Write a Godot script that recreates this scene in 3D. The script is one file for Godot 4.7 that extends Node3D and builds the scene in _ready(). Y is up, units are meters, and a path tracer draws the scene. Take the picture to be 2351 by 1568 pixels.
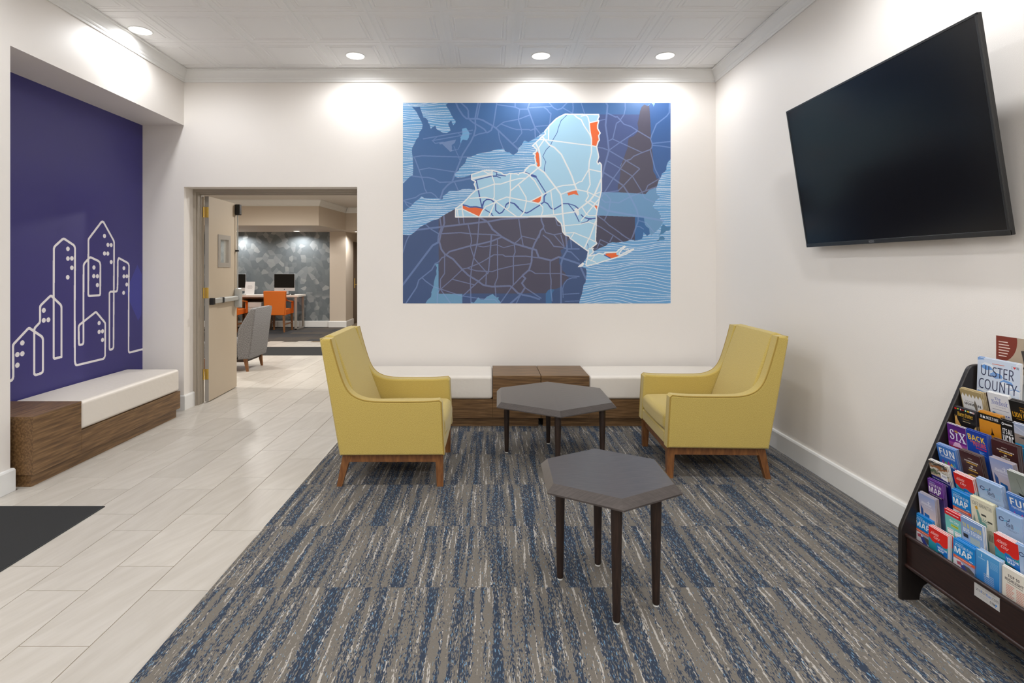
extends Node3D
# A hotel lounge seen towards a long bench, a map mural and an open doorway. Metres; the camera stands at x = 0, z = 0
# and looks along -z; "d" below is the distance in front of the camera plane (z = -d).

const EYE := 1.55
const FOCAL := 1235.0          # pixels, for a 2351 x 1568 picture
const CEIL := 3.66
const WALL_L := -3.30
const WALL_R := 2.435
const BACK := 5.80

var M := {}
var used := {}
var rng := RandomNumberGenerator.new()

func _ready() -> void:
	rng.seed = 7
	set_camera()
	set_sky()
	set_lights()
	make_materials()
	build_shell()
	build_floor()
	build_ceiling()
	build_far_room()
	build_door()
	build_murals()
	build_benches()
	build_armchairs()
	build_tables()
	build_television()
	build_far_furniture()
	build_mats()
	build_rack()

func set_camera() -> void:
	var cam := Camera3D.new()
	cam.name = "camera"
	cam.position = Vector3(0, EYE, 0)
	cam.projection = Camera3D.PROJECTION_FRUSTUM
	cam.near = 0.05
	cam.far = 60.0
	cam.size = 1568.0 / FOCAL * cam.near
	cam.frustum_offset = Vector2(50.5, -173.0) / FOCAL * cam.near   # the lens is shifted: horizon well above the middle
	cam.current = true
	add_child(cam)

func set_sky() -> void:
	var we := WorldEnvironment.new()
	we.name = "world_environment"
	var e := Environment.new()
	e.background_mode = Environment.BG_COLOR
	e.background_color = Color(0.05, 0.05, 0.05)
	e.tonemap_mode = Environment.TONE_MAPPER_LINEAR
	e.tonemap_exposure = 0.68
	e.sdfgi_enabled = true
	e.ssao_enabled = true
	e.ssil_enabled = true
	we.environment = e
	add_child(we)

# ceiling downlights in view, then unseen ceiling lamps: x, d, strength
const DOWNLIGHTS := [[-3.13, 4.817, 1.15], [-1.35, 5.395, 1.0], [0.511, 5.395, 1.0], [1.756, 5.395, 1.0]]
const UNSEEN_CEILING_LAMPS := [[-2.9, 2.7, 0.7], [-1.35, 2.7, 0.35], [0.51, 2.7, 0.35], [1.75, 2.7, 0.9], [-2.6, 0.3, 0.7], [-0.9, 0.3, 0.4], [0.6, 0.3, 0.4], [1.9, 0.3, 0.9], [-2.4, -2.0, 1.5], [-0.4, -2.0, 1.5], [1.5, -2.0, 1.5]]  # out of view overhead and behind, placed to light the walls, chairs and floor
const DOWN_ENERGY := 1.7
const UNSEEN_LAMP_ENERGY := 4.0

func spot(where: Vector3, energy: float, angle: float, colour: Color, soft := 0.07) -> void:
	var s := SpotLight3D.new()
	s.name = "spot"
	s.position = where
	s.rotation_degrees.x = -90
	s.spot_angle = angle
	s.spot_angle_attenuation = 0.6
	s.light_energy = energy
	s.light_color = colour
	s.light_size = soft
	s.spot_range = 14.0
	s.spot_attenuation = 2.0
	s.shadow_enabled = true
	add_child(s, true)

func set_lights() -> void:
	var warm := Color(0.985, 0.99, 1.0)
	for a in DOWNLIGHTS:
		spot(Vector3(a[0], CEIL - 0.02, -a[1]), DOWN_ENERGY * a[2], 89, warm)
	for a in UNSEEN_CEILING_LAMPS:
		spot(Vector3(a[0], CEIL - 0.02, -a[1]), UNSEEN_LAMP_ENERGY * a[2], 89, warm)
	for a in FAR_LIGHTS:
		spot(Vector3(a[0], 2.40, -a[1]), 2.6, 80, Color(1, 0.99, 0.98), 0.05)
	for a in UNSEEN_FAR_LAMPS:
		spot(Vector3(a[0], 2.94, -a[1]), 8.0, 89, Color(1, 0.985, 0.96))

const FAR_LIGHTS := [[-6.35, 13.35], [-4.80, 13.35], [-3.33, 13.55]]
const UNSEEN_FAR_LAMPS := [[-4.6, 9.6], [-2.0, 8.2], [-4.6, 7.0], [-1.5, 10.5]]  # unseen lamps, placed to brighten the room beyond the doorway

# ---------------------------------------------------------------- naming
func numbered(called: String) -> String:
	var n: int = used.get(called, -1) + 1
	used[called] = n
	return called if n == 0 else "%s_%03d" % [called, n]

func thing(called: String, label: String, category: String, at := Vector3.ZERO, turn := 0.0, group := "") -> Node3D:
	var o := Node3D.new()
	o.name = numbered(called)
	o.position = at
	o.rotation.y = turn
	add_child(o)
	tag(o, label, category, group)
	return o

func tag(o: Node, label: String, category: String, group := "") -> void:
	o.set_meta("label", label)
	o.set_meta("category", category)
	if group != "":
		o.set_meta("group", group)

func put(called: String, mesh: Mesh, m: Material, parent: Node, at := Vector3.ZERO) -> MeshInstance3D:
	var o := MeshInstance3D.new()
	o.mesh = mesh
	if m:
		o.material_override = m
	o.position = at
	o.name = numbered(called) if parent == self else called
	parent.add_child(o, true)
	return o

func struct(called: String, mesh: Mesh, m: Material, label: String, category: String) -> MeshInstance3D:
	var o := put(called, mesh, m, self)
	o.set_meta("kind", "structure")
	tag(o, label, category)
	return o

# ---------------------------------------------------------------- meshes
func V(x: float, y: float, d: float) -> Vector3:
	return Vector3(x, y, -d)

func begin() -> SurfaceTool:
	var st := SurfaceTool.new()
	st.begin(Mesh.PRIMITIVE_TRIANGLES)
	return st

func done(st: SurfaceTool) -> ArrayMesh:
	st.index()
	return st.commit()

func vtx(st: SurfaceTool, p: Vector3, n: Vector3, uv: Vector2) -> void:
	st.set_normal(n)
	st.set_uv(uv)
	st.add_vertex(p)

func tri(st: SurfaceTool, a: Vector3, b: Vector3, c: Vector3, na: Vector3, nb: Vector3, nc: Vector3, ua := Vector2.ZERO, ub := Vector2.ZERO, uc := Vector2.ZERO) -> void:
	if (b - a).cross(c - a).dot(na + nb + nc) > 0.0:
		vtx(st, a, na, ua); vtx(st, c, nc, uc); vtx(st, b, nb, ub)
	else:
		vtx(st, a, na, ua); vtx(st, b, nb, ub); vtx(st, c, nc, uc)

func quad(st: SurfaceTool, a: Vector3, b: Vector3, c: Vector3, d: Vector3, n: Vector3, ua := Vector2(0, 0), ub := Vector2(1, 0), uc := Vector2(1, 1), ud := Vector2(0, 1)) -> void:
	tri(st, a, b, c, n, n, n, ua, ub, uc)
	tri(st, a, c, d, n, n, n, ua, uc, ud)

func quad4(st: SurfaceTool, a: Vector3, b: Vector3, c: Vector3, d: Vector3, na: Vector3, nb: Vector3, nc: Vector3, nd: Vector3) -> void:
	tri(st, a, b, c, na, nb, nc)
	tri(st, a, c, d, na, nc, nd)

func box(st: SurfaceTool, lo: Vector3, hi: Vector3) -> void:
	var a := Vector3(minf(lo.x, hi.x), minf(lo.y, hi.y), minf(lo.z, hi.z))
	var b := Vector3(maxf(lo.x, hi.x), maxf(lo.y, hi.y), maxf(lo.z, hi.z))
	quad(st, Vector3(a.x, a.y, b.z), Vector3(b.x, a.y, b.z), b, Vector3(a.x, b.y, b.z), Vector3.BACK)
	quad(st, a, Vector3(b.x, a.y, a.z), Vector3(b.x, b.y, a.z), Vector3(a.x, b.y, a.z), Vector3.FORWARD)
	quad(st, a, Vector3(a.x, a.y, b.z), Vector3(a.x, b.y, b.z), Vector3(a.x, b.y, a.z), Vector3.LEFT)
	quad(st, Vector3(b.x, a.y, a.z), Vector3(b.x, a.y, b.z), b, Vector3(b.x, b.y, a.z), Vector3.RIGHT)
	quad(st, Vector3(a.x, b.y, a.z), Vector3(b.x, b.y, a.z), b, Vector3(a.x, b.y, b.z), Vector3.UP)
	quad(st, a, Vector3(b.x, a.y, a.z), Vector3(b.x, a.y, b.z), Vector3(a.x, a.y, b.z), Vector3.DOWN)

func ticks(h: float, r: float, seg: int, mid: int) -> PackedFloat32Array:
	var t := PackedFloat32Array()
	for i in seg + 1:
		t.append(-h + r * i / float(seg))
	for i in range(1, mid):
		t.append(lerpf(-h + r, h - r, i / float(mid)))
	for i in seg + 1:
		t.append(h - r + r * i / float(seg))
	return t

# a box with rounded edges; "crown" swells the top, "bulge" the front (+x)
func rbox(st: SurfaceTool, lo: Vector3, hi: Vector3, r := 0.006, seg := 2, crown := 0.0, bulge := 0.0, mid := 1, xf := Transform3D()) -> void:
	var c := (lo + hi) / 2.0
	var h := ((hi - lo) / 2.0).abs()
	r = minf(r, minf(h.x, minf(h.y, h.z)) * 0.98)
	var inner := h - Vector3.ONE * r
	var tk := [ticks(h.x, r, seg, mid), ticks(h.y, r, seg, mid), ticks(h.z, r, seg, mid)]
	for axis in 3:
		var u := (axis + 1) % 3
		var v := (axis + 2) % 3
		for s in [-1.0, 1.0]:
			var nu: int = tk[u].size()
			var nv: int = tk[v].size()
			var ps := []
			var ns := []
			for i in nu:
				for j in nv:
					var p := Vector3.ZERO
					p[axis] = s * h[axis]
					p[u] = tk[u][i]
					p[v] = tk[v][j]
					var q := p.clamp(-inner, inner)
					var n := (p - q).normalized()
					var w := q + n * r
					if crown != 0.0 and w.y > 0.0:
						var k := (1.0 - pow(absf(w.x) / h.x, 2.0)) * (1.0 - pow(absf(w.z) / h.z, 4.0))
						w.y += crown * k * w.y / h.y
					if bulge != 0.0 and w.x > 0.0:
						w.x += bulge * (1.0 - pow(absf(w.y) / h.y, 2.0)) * (1.0 - pow(absf(w.z) / h.z, 4.0)) * w.x / h.x
					ps.append(xf * (w + c))
					ns.append((xf.basis * n).normalized())
			for i in nu - 1:
				for j in nv - 1:
					var a := i * nv + j
					quad4(st, ps[a], ps[a + nv], ps[a + nv + 1], ps[a + 1], ns[a], ns[a + nv], ns[a + nv + 1], ns[a + 1])

func area2(p: PackedVector2Array) -> float:
	var s := 0.0
	for i in p.size():
		s += p[i].cross(p[(i + 1) % p.size()])
	return s / 2.0

# prism of a polygon in local x,y, from z0 to z1, its rims rounded by r; smooth across bends under about 40 degrees
func prism(st: SurfaceTool, poly: PackedVector2Array, z0: float, z1: float, r := 0.0, seg := 1, xf := Transform3D()) -> void:
	if area2(poly) < 0.0:
		poly = poly.duplicate()
		poly.reverse()
	var n := poly.size()
	var en := PackedVector2Array()
	for i in n:
		var e := (poly[(i + 1) % n] - poly[i]).normalized()
		en.append(Vector2(e.y, -e.x))
	var miter := PackedVector2Array()
	for i in n:
		var m := (en[i] + en[(i + n - 1) % n])
		m = m / maxf(0.35, m.length_squared() / 2.0)
		miter.append(m)
	var rings := []                      # inset, z, tilt of the normal
	if r > 0.0:
		for k in seg + 1:
			var a := PI / 2 * k / seg
			rings.append([r * (1.0 - sin(a)), z0 + r * (1.0 - cos(a)), -cos(a)])
		for k in seg + 1:
			var a := PI / 2 * (1.0 - k / float(seg))
			rings.append([r * (1.0 - sin(a)), z1 - r * (1.0 - cos(a)), cos(a)])
	else:
		rings = [[0.0, z0, 0.0], [0.0, z1, 0.0]]
	for i in n:
		var j := (i + 1) % n
		var ni := en[i]
		var nj := en[i]
		if en[i].dot(en[(i + n - 1) % n]) > 0.76:
			ni = (en[i] + en[(i + n - 1) % n]).normalized()
		if en[i].dot(en[j]) > 0.76:
			nj = (en[i] + en[j]).normalized()
		for k in rings.size() - 1:
			var A: Array = rings[k]
			var B: Array = rings[k + 1]
			var pa: Vector2 = poly[i] - miter[i] * A[0]
			var pb: Vector2 = poly[j] - miter[j] * A[0]
			var pc: Vector2 = poly[j] - miter[j] * B[0]
			var pd: Vector2 = poly[i] - miter[i] * B[0]
			var ca := sqrt(maxf(0.0, 1.0 - A[2] * A[2]))
			var cb := sqrt(maxf(0.0, 1.0 - B[2] * B[2]))
			quad4(st, xf * Vector3(pa.x, pa.y, A[1]), xf * Vector3(pb.x, pb.y, A[1]), xf * Vector3(pc.x, pc.y, B[1]), xf * Vector3(pd.x, pd.y, B[1]),
				xf.basis * Vector3(ni.x * ca, ni.y * ca, A[2]), xf.basis * Vector3(nj.x * ca, nj.y * ca, A[2]), xf.basis * Vector3(nj.x * cb, nj.y * cb, B[2]), xf.basis * Vector3(ni.x * cb, ni.y * cb, B[2]))
	var cap := PackedVector2Array()
	for i in n:
		cap.append(poly[i] - miter[i] * r)
	var idx := Geometry2D.triangulate_polygon(cap)
	for t in range(0, idx.size(), 3):
		for e in [[z0, -1.0], [z1, 1.0]]:
			var nn := xf.basis * Vector3(0, 0, e[1])
			tri(st, xf * Vector3(cap[idx[t]].x, cap[idx[t]].y, e[0]), xf * Vector3(cap[idx[t + 1]].x, cap[idx[t + 1]].y, e[0]), xf * Vector3(cap[idx[t + 2]].x, cap[idx[t + 2]].y, e[0]), nn, nn, nn)

# a turned body about the y axis: profile of (radius, height), bottom to top
func lathe(st: SurfaceTool, prof: PackedVector2Array, seg := 20, xf := Transform3D()) -> void:
	for k in prof.size() - 1:
		var e := prof[k + 1] - prof[k]
		var nn := Vector2(e.y, -e.x).normalized()
		for i in seg:
			var a0 := TAU * i / seg
			var a1 := TAU * (i + 1) / seg
			var u0 := Vector3(cos(a0), 0, sin(a0))
			var u1 := Vector3(cos(a1), 0, sin(a1))
			var n0 := u0 * nn.x + Vector3.UP * nn.y
			var n1 := u1 * nn.x + Vector3.UP * nn.y
			var a := prof[k]
			var b := prof[k + 1]
			quad4(st, xf * (u0 * a.x + Vector3.UP * a.y), xf * (u1 * a.x + Vector3.UP * a.y), xf * (u1 * b.x + Vector3.UP * b.y), xf * (u0 * b.x + Vector3.UP * b.y), xf.basis * n0, xf.basis * n1, xf.basis * n1, xf.basis * n0)

func tube(st: SurfaceTool, pts: PackedVector3Array, r: float, seg := 8, closed := false) -> void:
	var n := pts.size()
	var rings := []
	for i in n:
		var t := pts[mini(i + 1, n - 1)] - pts[maxi(i - 1, 0)]
		if closed:
			t = pts[(i + 1) % n] - pts[(i + n - 1) % n]
		t = t.normalized()
		var up := Vector3.FORWARD if absf(t.z) < 0.9 else Vector3.UP
		var s := t.cross(up).normalized()
		var w := s.cross(t).normalized()
		var ring := []
		for k in seg:
			var a := TAU * k / seg
			ring.append(s * cos(a) + w * sin(a))
		rings.append(ring)
	for i in (n if closed else n - 1):
		var j := (i + 1) % n
		for k in seg:
			var l := (k + 1) % seg
			quad4(st, pts[i] + rings[i][k] * r, pts[i] + rings[i][l] * r, pts[j] + rings[j][l] * r, pts[j] + rings[j][k] * r, rings[i][k], rings[i][l], rings[j][l], rings[j][k])
	if not closed:
		for e in [0, n - 1]:
			var nn: Vector3 = (pts[e] - pts[1 if e == 0 else n - 2]).normalized()
			for k in range(1, seg - 1):
				tri(st, pts[e] + rings[e][0] * r, pts[e] + rings[e][k] * r, pts[e] + rings[e][k + 1] * r, nn, nn, nn)

# four-sided tapered post between two rectangles (centres a, b; half sizes in x,z)
func taper(st: SurfaceTool, a: Vector3, ha: Vector2, b: Vector3, hb: Vector2) -> void:
	var A := []
	var B := []
	for s in [[-1, -1], [1, -1], [1, 1], [-1, 1]]:
		A.append(a + Vector3(s[0] * ha.x, 0, s[1] * ha.y))
		B.append(b + Vector3(s[0] * hb.x, 0, s[1] * hb.y))
	var mid := (a + b) / 2.0
	for i in 4:
		var j := (i + 1) % 4
		var n: Vector3 = (A[j] - A[i]).cross(B[i] - A[i]).normalized()
		if n.dot((A[i] + A[j]) / 2.0 - mid) < 0.0:
			n = -n
		quad(st, A[i], A[j], B[j], B[i], n)
	quad(st, A[0], A[1], A[2], A[3], Vector3.UP if a.y > b.y else Vector3.DOWN)
	quad(st, B[0], B[1], B[2], B[3], Vector3.DOWN if a.y > b.y else Vector3.UP)

# a moulding of profile (out from the wall, height) run from p to q; out = unit vector into the room; mitre 1 inside corner, -1 outside, 0 square
func moulding(st: SurfaceTool, prof: PackedVector2Array, p: Vector3, q: Vector3, out: Vector3, m0 := 0.0, m1 := 0.0) -> void:
	var along := (q - p).normalized()
	var n := prof.size()
	for i in n - 1:
		var e := prof[i + 1] - prof[i]
		var nn := out * e.y - Vector3.UP * e.x
		nn = nn.normalized()
		var a := prof[i]
		var b := prof[i + 1]
		var a0 := p + along * a.x * m0 + out * a.x + Vector3.UP * a.y
		var a1 := q - along * a.x * m1 + out * a.x + Vector3.UP * a.y
		var b0 := p + along * b.x * m0 + out * b.x + Vector3.UP * b.y
		var b1 := q - along * b.x * m1 + out * b.x + Vector3.UP * b.y
		quad(st, a0, a1, b1, b0, nn)
	var idx := Geometry2D.triangulate_polygon(prof)
	for t in range(0, idx.size(), 3):
		for e in [[p, m0, -along], [q, -m1, along]]:
			var c := []
			for k in 3:
				var v := prof[idx[t + k]]
				c.append(e[0] + along * v.x * e[1] + out * v.x + Vector3.UP * v.y)
			tri(st, c[0], c[1], c[2], e[2], e[2], e[2])

func smooth_line(p: PackedVector2Array, k := 4) -> PackedVector2Array:
	var out := PackedVector2Array()
	for i in p.size() - 1:
		var a := p[maxi(i - 1, 0)]
		var d := p[mini(i + 2, p.size() - 1)]
		for j in k:
			out.append(p[i].cubic_interpolate(p[i + 1], a, d, j / float(k)))
	out.append(p[p.size() - 1])
	return out

# ---------------------------------------------------------------- pictures
func pts(a: Array) -> PackedVector2Array:
	var p := PackedVector2Array()
	for i in range(0, a.size(), 2):
		p.append(Vector2(a[i], a[i + 1]))
	return p

func fill_poly(im: Image, p: PackedVector2Array, col: Color) -> void:
	var lo := p[0].y
	var hi := p[0].y
	for v in p:
		lo = minf(lo, v.y)
		hi = maxf(hi, v.y)
	var n := p.size()
	for y in range(maxi(0, int(floor(lo))), mini(im.get_height() - 1, int(ceil(hi))) + 1):
		var yc := y + 0.5
		var xs := PackedFloat32Array()
		for i in n:
			var a := p[i]
			var b := p[(i + 1) % n]
			if (a.y <= yc) != (b.y <= yc):
				xs.append(a.x + (yc - a.y) / (b.y - a.y) * (b.x - a.x))
		xs.sort()
		for k in range(0, xs.size() - 1, 2):
			var x0 := int(round(xs[k]))
			var x1 := int(round(xs[k + 1]))
			if x1 > x0:
				im.fill_rect(Rect2i(x0, y, x1 - x0, 1), col)

func disc(im: Image, c: Vector2, r: float, col: Color) -> void:
	for y in range(int(floor(c.y - r)), int(ceil(c.y + r)) + 1):
		var k := r * r - pow(y + 0.5 - c.y, 2.0)
		if k > 0.0:
			var x0 := int(round(c.x - sqrt(k)))
			im.fill_rect(Rect2i(x0, y, int(round(c.x + sqrt(k))) - x0, 1), col)

func stroke(im: Image, p: PackedVector2Array, w: float, col: Color, closed := false) -> void:
	for i in p.size() - (0 if closed else 1):
		var a := p[i]
		var b := p[(i + 1) % p.size()]
		if a.distance_to(b) < 0.01:
			continue
		var n := (b - a).orthogonal().normalized() * w / 2.0
		fill_poly(im, PackedVector2Array([a + n, b + n, b - n, a - n]), col)
	if w > 2.0:
		for v in p:
			disc(im, v, w / 2.0, col)

var fonts := {}
func font(kind: String) -> Font:
	if not fonts.has(kind):
		var f := SystemFont.new()
		f.font_names = PackedStringArray(["Droid Serif" if kind.begins_with("serif") else "Droid Sans"])
		f.font_weight = 700 if kind.ends_with("bold") else 400
		fonts[kind] = f
	return fonts[kind]

# lettering fitted to a rectangle of the picture, as the outlines of the letters
func letters(im: Image, s: String, kind: String, x: float, y: float, w: float, h: float, col: Color, lean := 0.0) -> void:
	var tm := TextMesh.new()
	tm.font = font(kind)
	tm.font_size = 48
	tm.pixel_size = 0.01
	tm.depth = 0.0
	tm.curve_step = 2.0
	tm.text = s
	var a := tm.get_mesh_arrays()
	var vs: PackedVector3Array = a[Mesh.ARRAY_VERTEX]
	if vs.is_empty():
		return
	var lo := vs[0]
	var hi := vs[0]
	for v in vs:
		lo = lo.min(v)
		hi = hi.max(v)
	var k := Vector2(w / maxf(hi.x - lo.x, 0.001), h / maxf(hi.y - lo.y, 0.001))
	for t in range(0, vs.size() - 2, 3):
		var p := PackedVector2Array()
		for q in 3:
			var v := vs[t + q]
			var yy := (hi.y - v.y) * k.y
			p.append(Vector2(x + (v.x - lo.x) * k.x + lean * (h - yy), y + yy))
		fill_poly(im, p, col)

func shade(im: Image, x: int, y: int, w: int, h: int, top: Color, bottom: Color) -> void:
	for j in h:
		im.fill_rect(Rect2i(x, y + j, w, 1), top.lerp(bottom, j / maxf(1.0, h - 1.0)))

func rgb(r: float, g: float, b: float, a := 1.0) -> Color:
	return Color(r / 255.0, g / 255.0, b / 255.0, a)

func tex(im: Image) -> ImageTexture:
	return ImageTexture.create_from_image(im)

func picture(im: Image, rough := 0.45) -> StandardMaterial3D:
	var m := StandardMaterial3D.new()
	m.albedo_texture = tex(im)
	m.roughness = rough
	m.texture_repeat = false
	return m

# ---------------------------------------------------------------- materials
func plain(col: Color, rough := 0.6, metal := 0.0, spec := 0.5) -> StandardMaterial3D:
	var m := StandardMaterial3D.new()
	m.albedo_color = col
	m.roughness = rough
	m.metallic = metal
	m.metallic_specular = spec
	return m

func noise(seed_: int, freq: float, octaves := 3, type := FastNoiseLite.TYPE_SIMPLEX_SMOOTH) -> FastNoiseLite:
	var n := FastNoiseLite.new()
	n.seed = seed_
	n.noise_type = type
	n.frequency = freq
	n.fractal_octaves = octaves
	return n

func noise_tex(n: FastNoiseLite, ramp: Array, size := 512) -> NoiseTexture2D:
	var t := NoiseTexture2D.new()
	t.width = size
	t.height = size
	t.seamless = true
	t.noise = n
	var g := Gradient.new()
	var off := PackedFloat32Array()
	var col := PackedColorArray()
	for r in ramp:
		off.append(r[0])
		col.append(r[1])
	g.offsets = off
	g.colors = col
	t.color_ramp = g
	return t

func bump_tex(n: FastNoiseLite, size := 256, strength := 4.0) -> NoiseTexture2D:
	var t := NoiseTexture2D.new()
	t.width = size
	t.height = size
	t.seamless = true
	t.as_normal_map = true
	t.bump_strength = strength
	t.noise = n
	return t

func grained(n: FastNoiseLite, ramp: Array, scale: Vector3, rough: float, world := false) -> StandardMaterial3D:
	var m := StandardMaterial3D.new()
	m.albedo_texture = noise_tex(n, ramp)
	m.uv1_triplanar = true
	m.uv1_world_triplanar = world
	m.uv1_triplanar_sharpness = 8.0
	m.uv1_scale = scale
	m.roughness = rough
	return m

func make_materials() -> void:
	var fine := bump_tex(noise(3, 0.09, 3), 512, 3.0)
	var w := plain(rgb(235, 230, 224), 0.5)
	w.normal_enabled = true
	w.normal_texture = fine
	w.normal_scale = 0.12
	w.uv1_triplanar = true
	w.uv1_world_triplanar = true
	w.uv1_scale = Vector3(3, 3, 3)
	M.wall = w
	M.white = plain(rgb(232, 232, 230), 0.35)
	M.tile_white = plain(rgb(239, 239, 238), 0.75)
	M.grid = plain(rgb(240, 240, 239), 0.6)
	M.dark = plain(rgb(22, 21, 20), 0.9)
	M.far_wall = plain(rgb(205, 192, 176), 0.6)
	M.far_ceiling = plain(rgb(226, 220, 212), 0.7)
	M.taupe = plain(rgb(158, 148, 134), 0.45)
	M.door = plain(rgb(190, 176, 156), 0.5)
	M.door_edge = plain(rgb(158, 152, 144), 0.45)
	M.brass = plain(rgb(238, 202, 104), 0.3, 0.8)
	M.steel = plain(rgb(176, 170, 162), 0.4, 0.5)
	M.alu = plain(rgb(188, 190, 188), 0.4, 0.35)
	M.black = plain(rgb(18, 18, 19), 0.4)
	M.black_gloss = plain(rgb(5, 5, 6), 0.2, 0.0, 0.4)
	M.grout = plain(rgb(128, 112, 90), 0.95)
	M.slab = plain(rgb(150, 143, 136), 0.9)
	M.glass = plain(Color(0.9, 0.95, 0.95, 0.12), 0.05)
	M.glass.transparency = BaseMaterial3D.TRANSPARENCY_ALPHA
	# walnut laminate with grain along local x
	M.walnut = grained(noise(11, 0.012, 5), [[0.0, rgb(74, 52, 31)], [0.35, rgb(102, 75, 46)], [0.6, rgb(116, 87, 55)], [1.0, rgb(146, 114, 78)]], Vector3(0.45, 7, 7), 0.42)
	M.chair_wood = grained(noise(12, 0.012, 4), [[0.0, rgb(104, 64, 36)], [1.0, rgb(148, 100, 56)]], Vector3(6, 1.2, 6), 0.38)
	M.espresso = grained(noise(13, 0.02, 4), [[0.0, rgb(30, 20, 15)], [1.0, rgb(58, 41, 32)]], Vector3(9, 0.8, 9), 0.42)
	M.table_top = grained(noise(14, 0.02, 4), [[0.0, rgb(62, 57, 55)], [1.0, rgb(88, 81, 78)]], Vector3(1.0, 8, 14), 0.3)
	M.rack_wood = grained(noise(15, 0.02, 4), [[0.0, rgb(30, 17, 14)], [1.0, rgb(54, 32, 27)]], Vector3(9, 9, 0.8), 0.32)
	M.rack_black = plain(rgb(30, 25, 23), 0.35)
	M.leather = plain(rgb(224, 217, 207), 0.42)
	M.leather.normal_enabled = true
	M.leather.normal_texture = bump_tex(noise(21, 0.03, 3), 256, 3.0)
	M.leather.normal_scale = 0.12
	M.leather.uv1_triplanar = true
	M.leather.uv1_scale = Vector3(2, 2, 2)
	var y := grained(noise(31, 0.11, 4), [[0.0, rgb(134, 112, 50)], [0.35, rgb(180, 156, 76)], [0.6, rgb(193, 170, 90)], [1.0, rgb(218, 197, 128)]], Vector3(4.6, 3.4, 4.6), 0.92)
	y.normal_enabled = true
	y.normal_texture = bump_tex(noise(32, 0.16, 2), 512, 5.0)
	y.normal_scale = 0.22
	y.rim_enabled = true
	y.rim = 0.5
	y.rim_tint = 0.8
	M.yellow = y
	M.piping = plain(rgb(160, 132, 58), 0.9)
	M.orange = plain(rgb(208, 104, 18), 0.55)
	var tw := grained(noise(33, 0.07, 4), [[0.0, rgb(46, 46, 48)], [0.5, rgb(122, 121, 122)], [1.0, rgb(196, 195, 195)]], Vector3(3.4, 2.4, 3.4), 0.95)
	M.tweed = tw
	M.mat_black = grained(noise(34, 0.2, 3), [[0.0, rgb(22, 23, 24)], [1.0, rgb(46, 47, 49)]], Vector3(4, 4, 4), 0.95, true)
	M.paper = plain(rgb(226, 224, 220), 0.7)
	M.far_plank = [plain(rgb(74, 74, 76), 0.95), plain(rgb(96, 88, 80), 0.95), plain(rgb(84, 80, 78), 0.95), plain(rgb(62, 66, 72), 0.95)]
	for p in M.far_plank:
		p.albedo_texture = noise_tex(noise(36, 0.03, 4), [[0.0, rgb(150, 150, 150)], [1.0, rgb(255, 255, 255)]], 256)
		p.uv1_triplanar = true
		p.uv1_world_triplanar = true
		p.uv1_scale = Vector3(0.6, 5, 6)
	# satin wallpaper of pale angular flecks
	var wn := noise(41, 0.030, 1, FastNoiseLite.TYPE_CELLULAR)
	wn.cellular_return_type = FastNoiseLite.RETURN_CELL_VALUE
	wn.cellular_jitter = 1.1
	wn.fractal_type = FastNoiseLite.FRACTAL_NONE
	var wp := StandardMaterial3D.new()
	wp.albedo_texture = noise_tex(wn, [[0.0, rgb(106, 114, 119)], [0.5, rgb(115, 123, 127)], [0.68, rgb(124, 131, 134)], [0.8, rgb(138, 144, 147)], [1.0, rgb(156, 161, 163)]], 512)
	wp.roughness_texture = noise_tex(wn, [[0.0, Color(0.62, 0.62, 0.62)], [0.7, Color(0.55, 0.55, 0.55)], [1.0, Color(0.38, 0.38, 0.38)]], 512)
	wp.roughness = 1.0
	wp.metallic = 0.25
	wp.uv1_triplanar = true
	wp.uv1_world_triplanar = true
	wp.uv1_scale = Vector3(0.55, 0.55, 0.55)
	M.wallpaper = wp
	var gl := plain(rgb(255, 255, 255), 0.5)
	gl.emission_enabled = true
	gl.emission = Color(1, 0.98, 0.95)
	gl.emission_energy_multiplier = 3.5
	M.lens = gl

# ---------------------------------------------------------------- the shell of the room
const BASE_H := 0.158
func base_profile() -> PackedVector2Array:
	return PackedVector2Array([Vector2(0, 0), Vector2(0.02, 0), Vector2(0.02, BASE_H - 0.014), Vector2(0.015, BASE_H - 0.002), Vector2(0.012, BASE_H), Vector2(0, BASE_H)])

func crown_profile() -> PackedVector2Array:
	var p := [Vector2(0, -0.13), Vector2(0.012, -0.13), Vector2(0.014, -0.122), Vector2(0.014, -0.112), Vector2(0.020, -0.106), Vector2(0.024, -0.098), Vector2(0.026, -0.088), Vector2(0.034, -0.078), Vector2(0.044, -0.062), Vector2(0.052, -0.044), Vector2(0.058, -0.026), Vector2(0.062, -0.018), Vector2(0.072, -0.016), Vector2(0.072, -0.001), Vector2(0, -0.001)]
	return PackedVector2Array(p)

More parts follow.
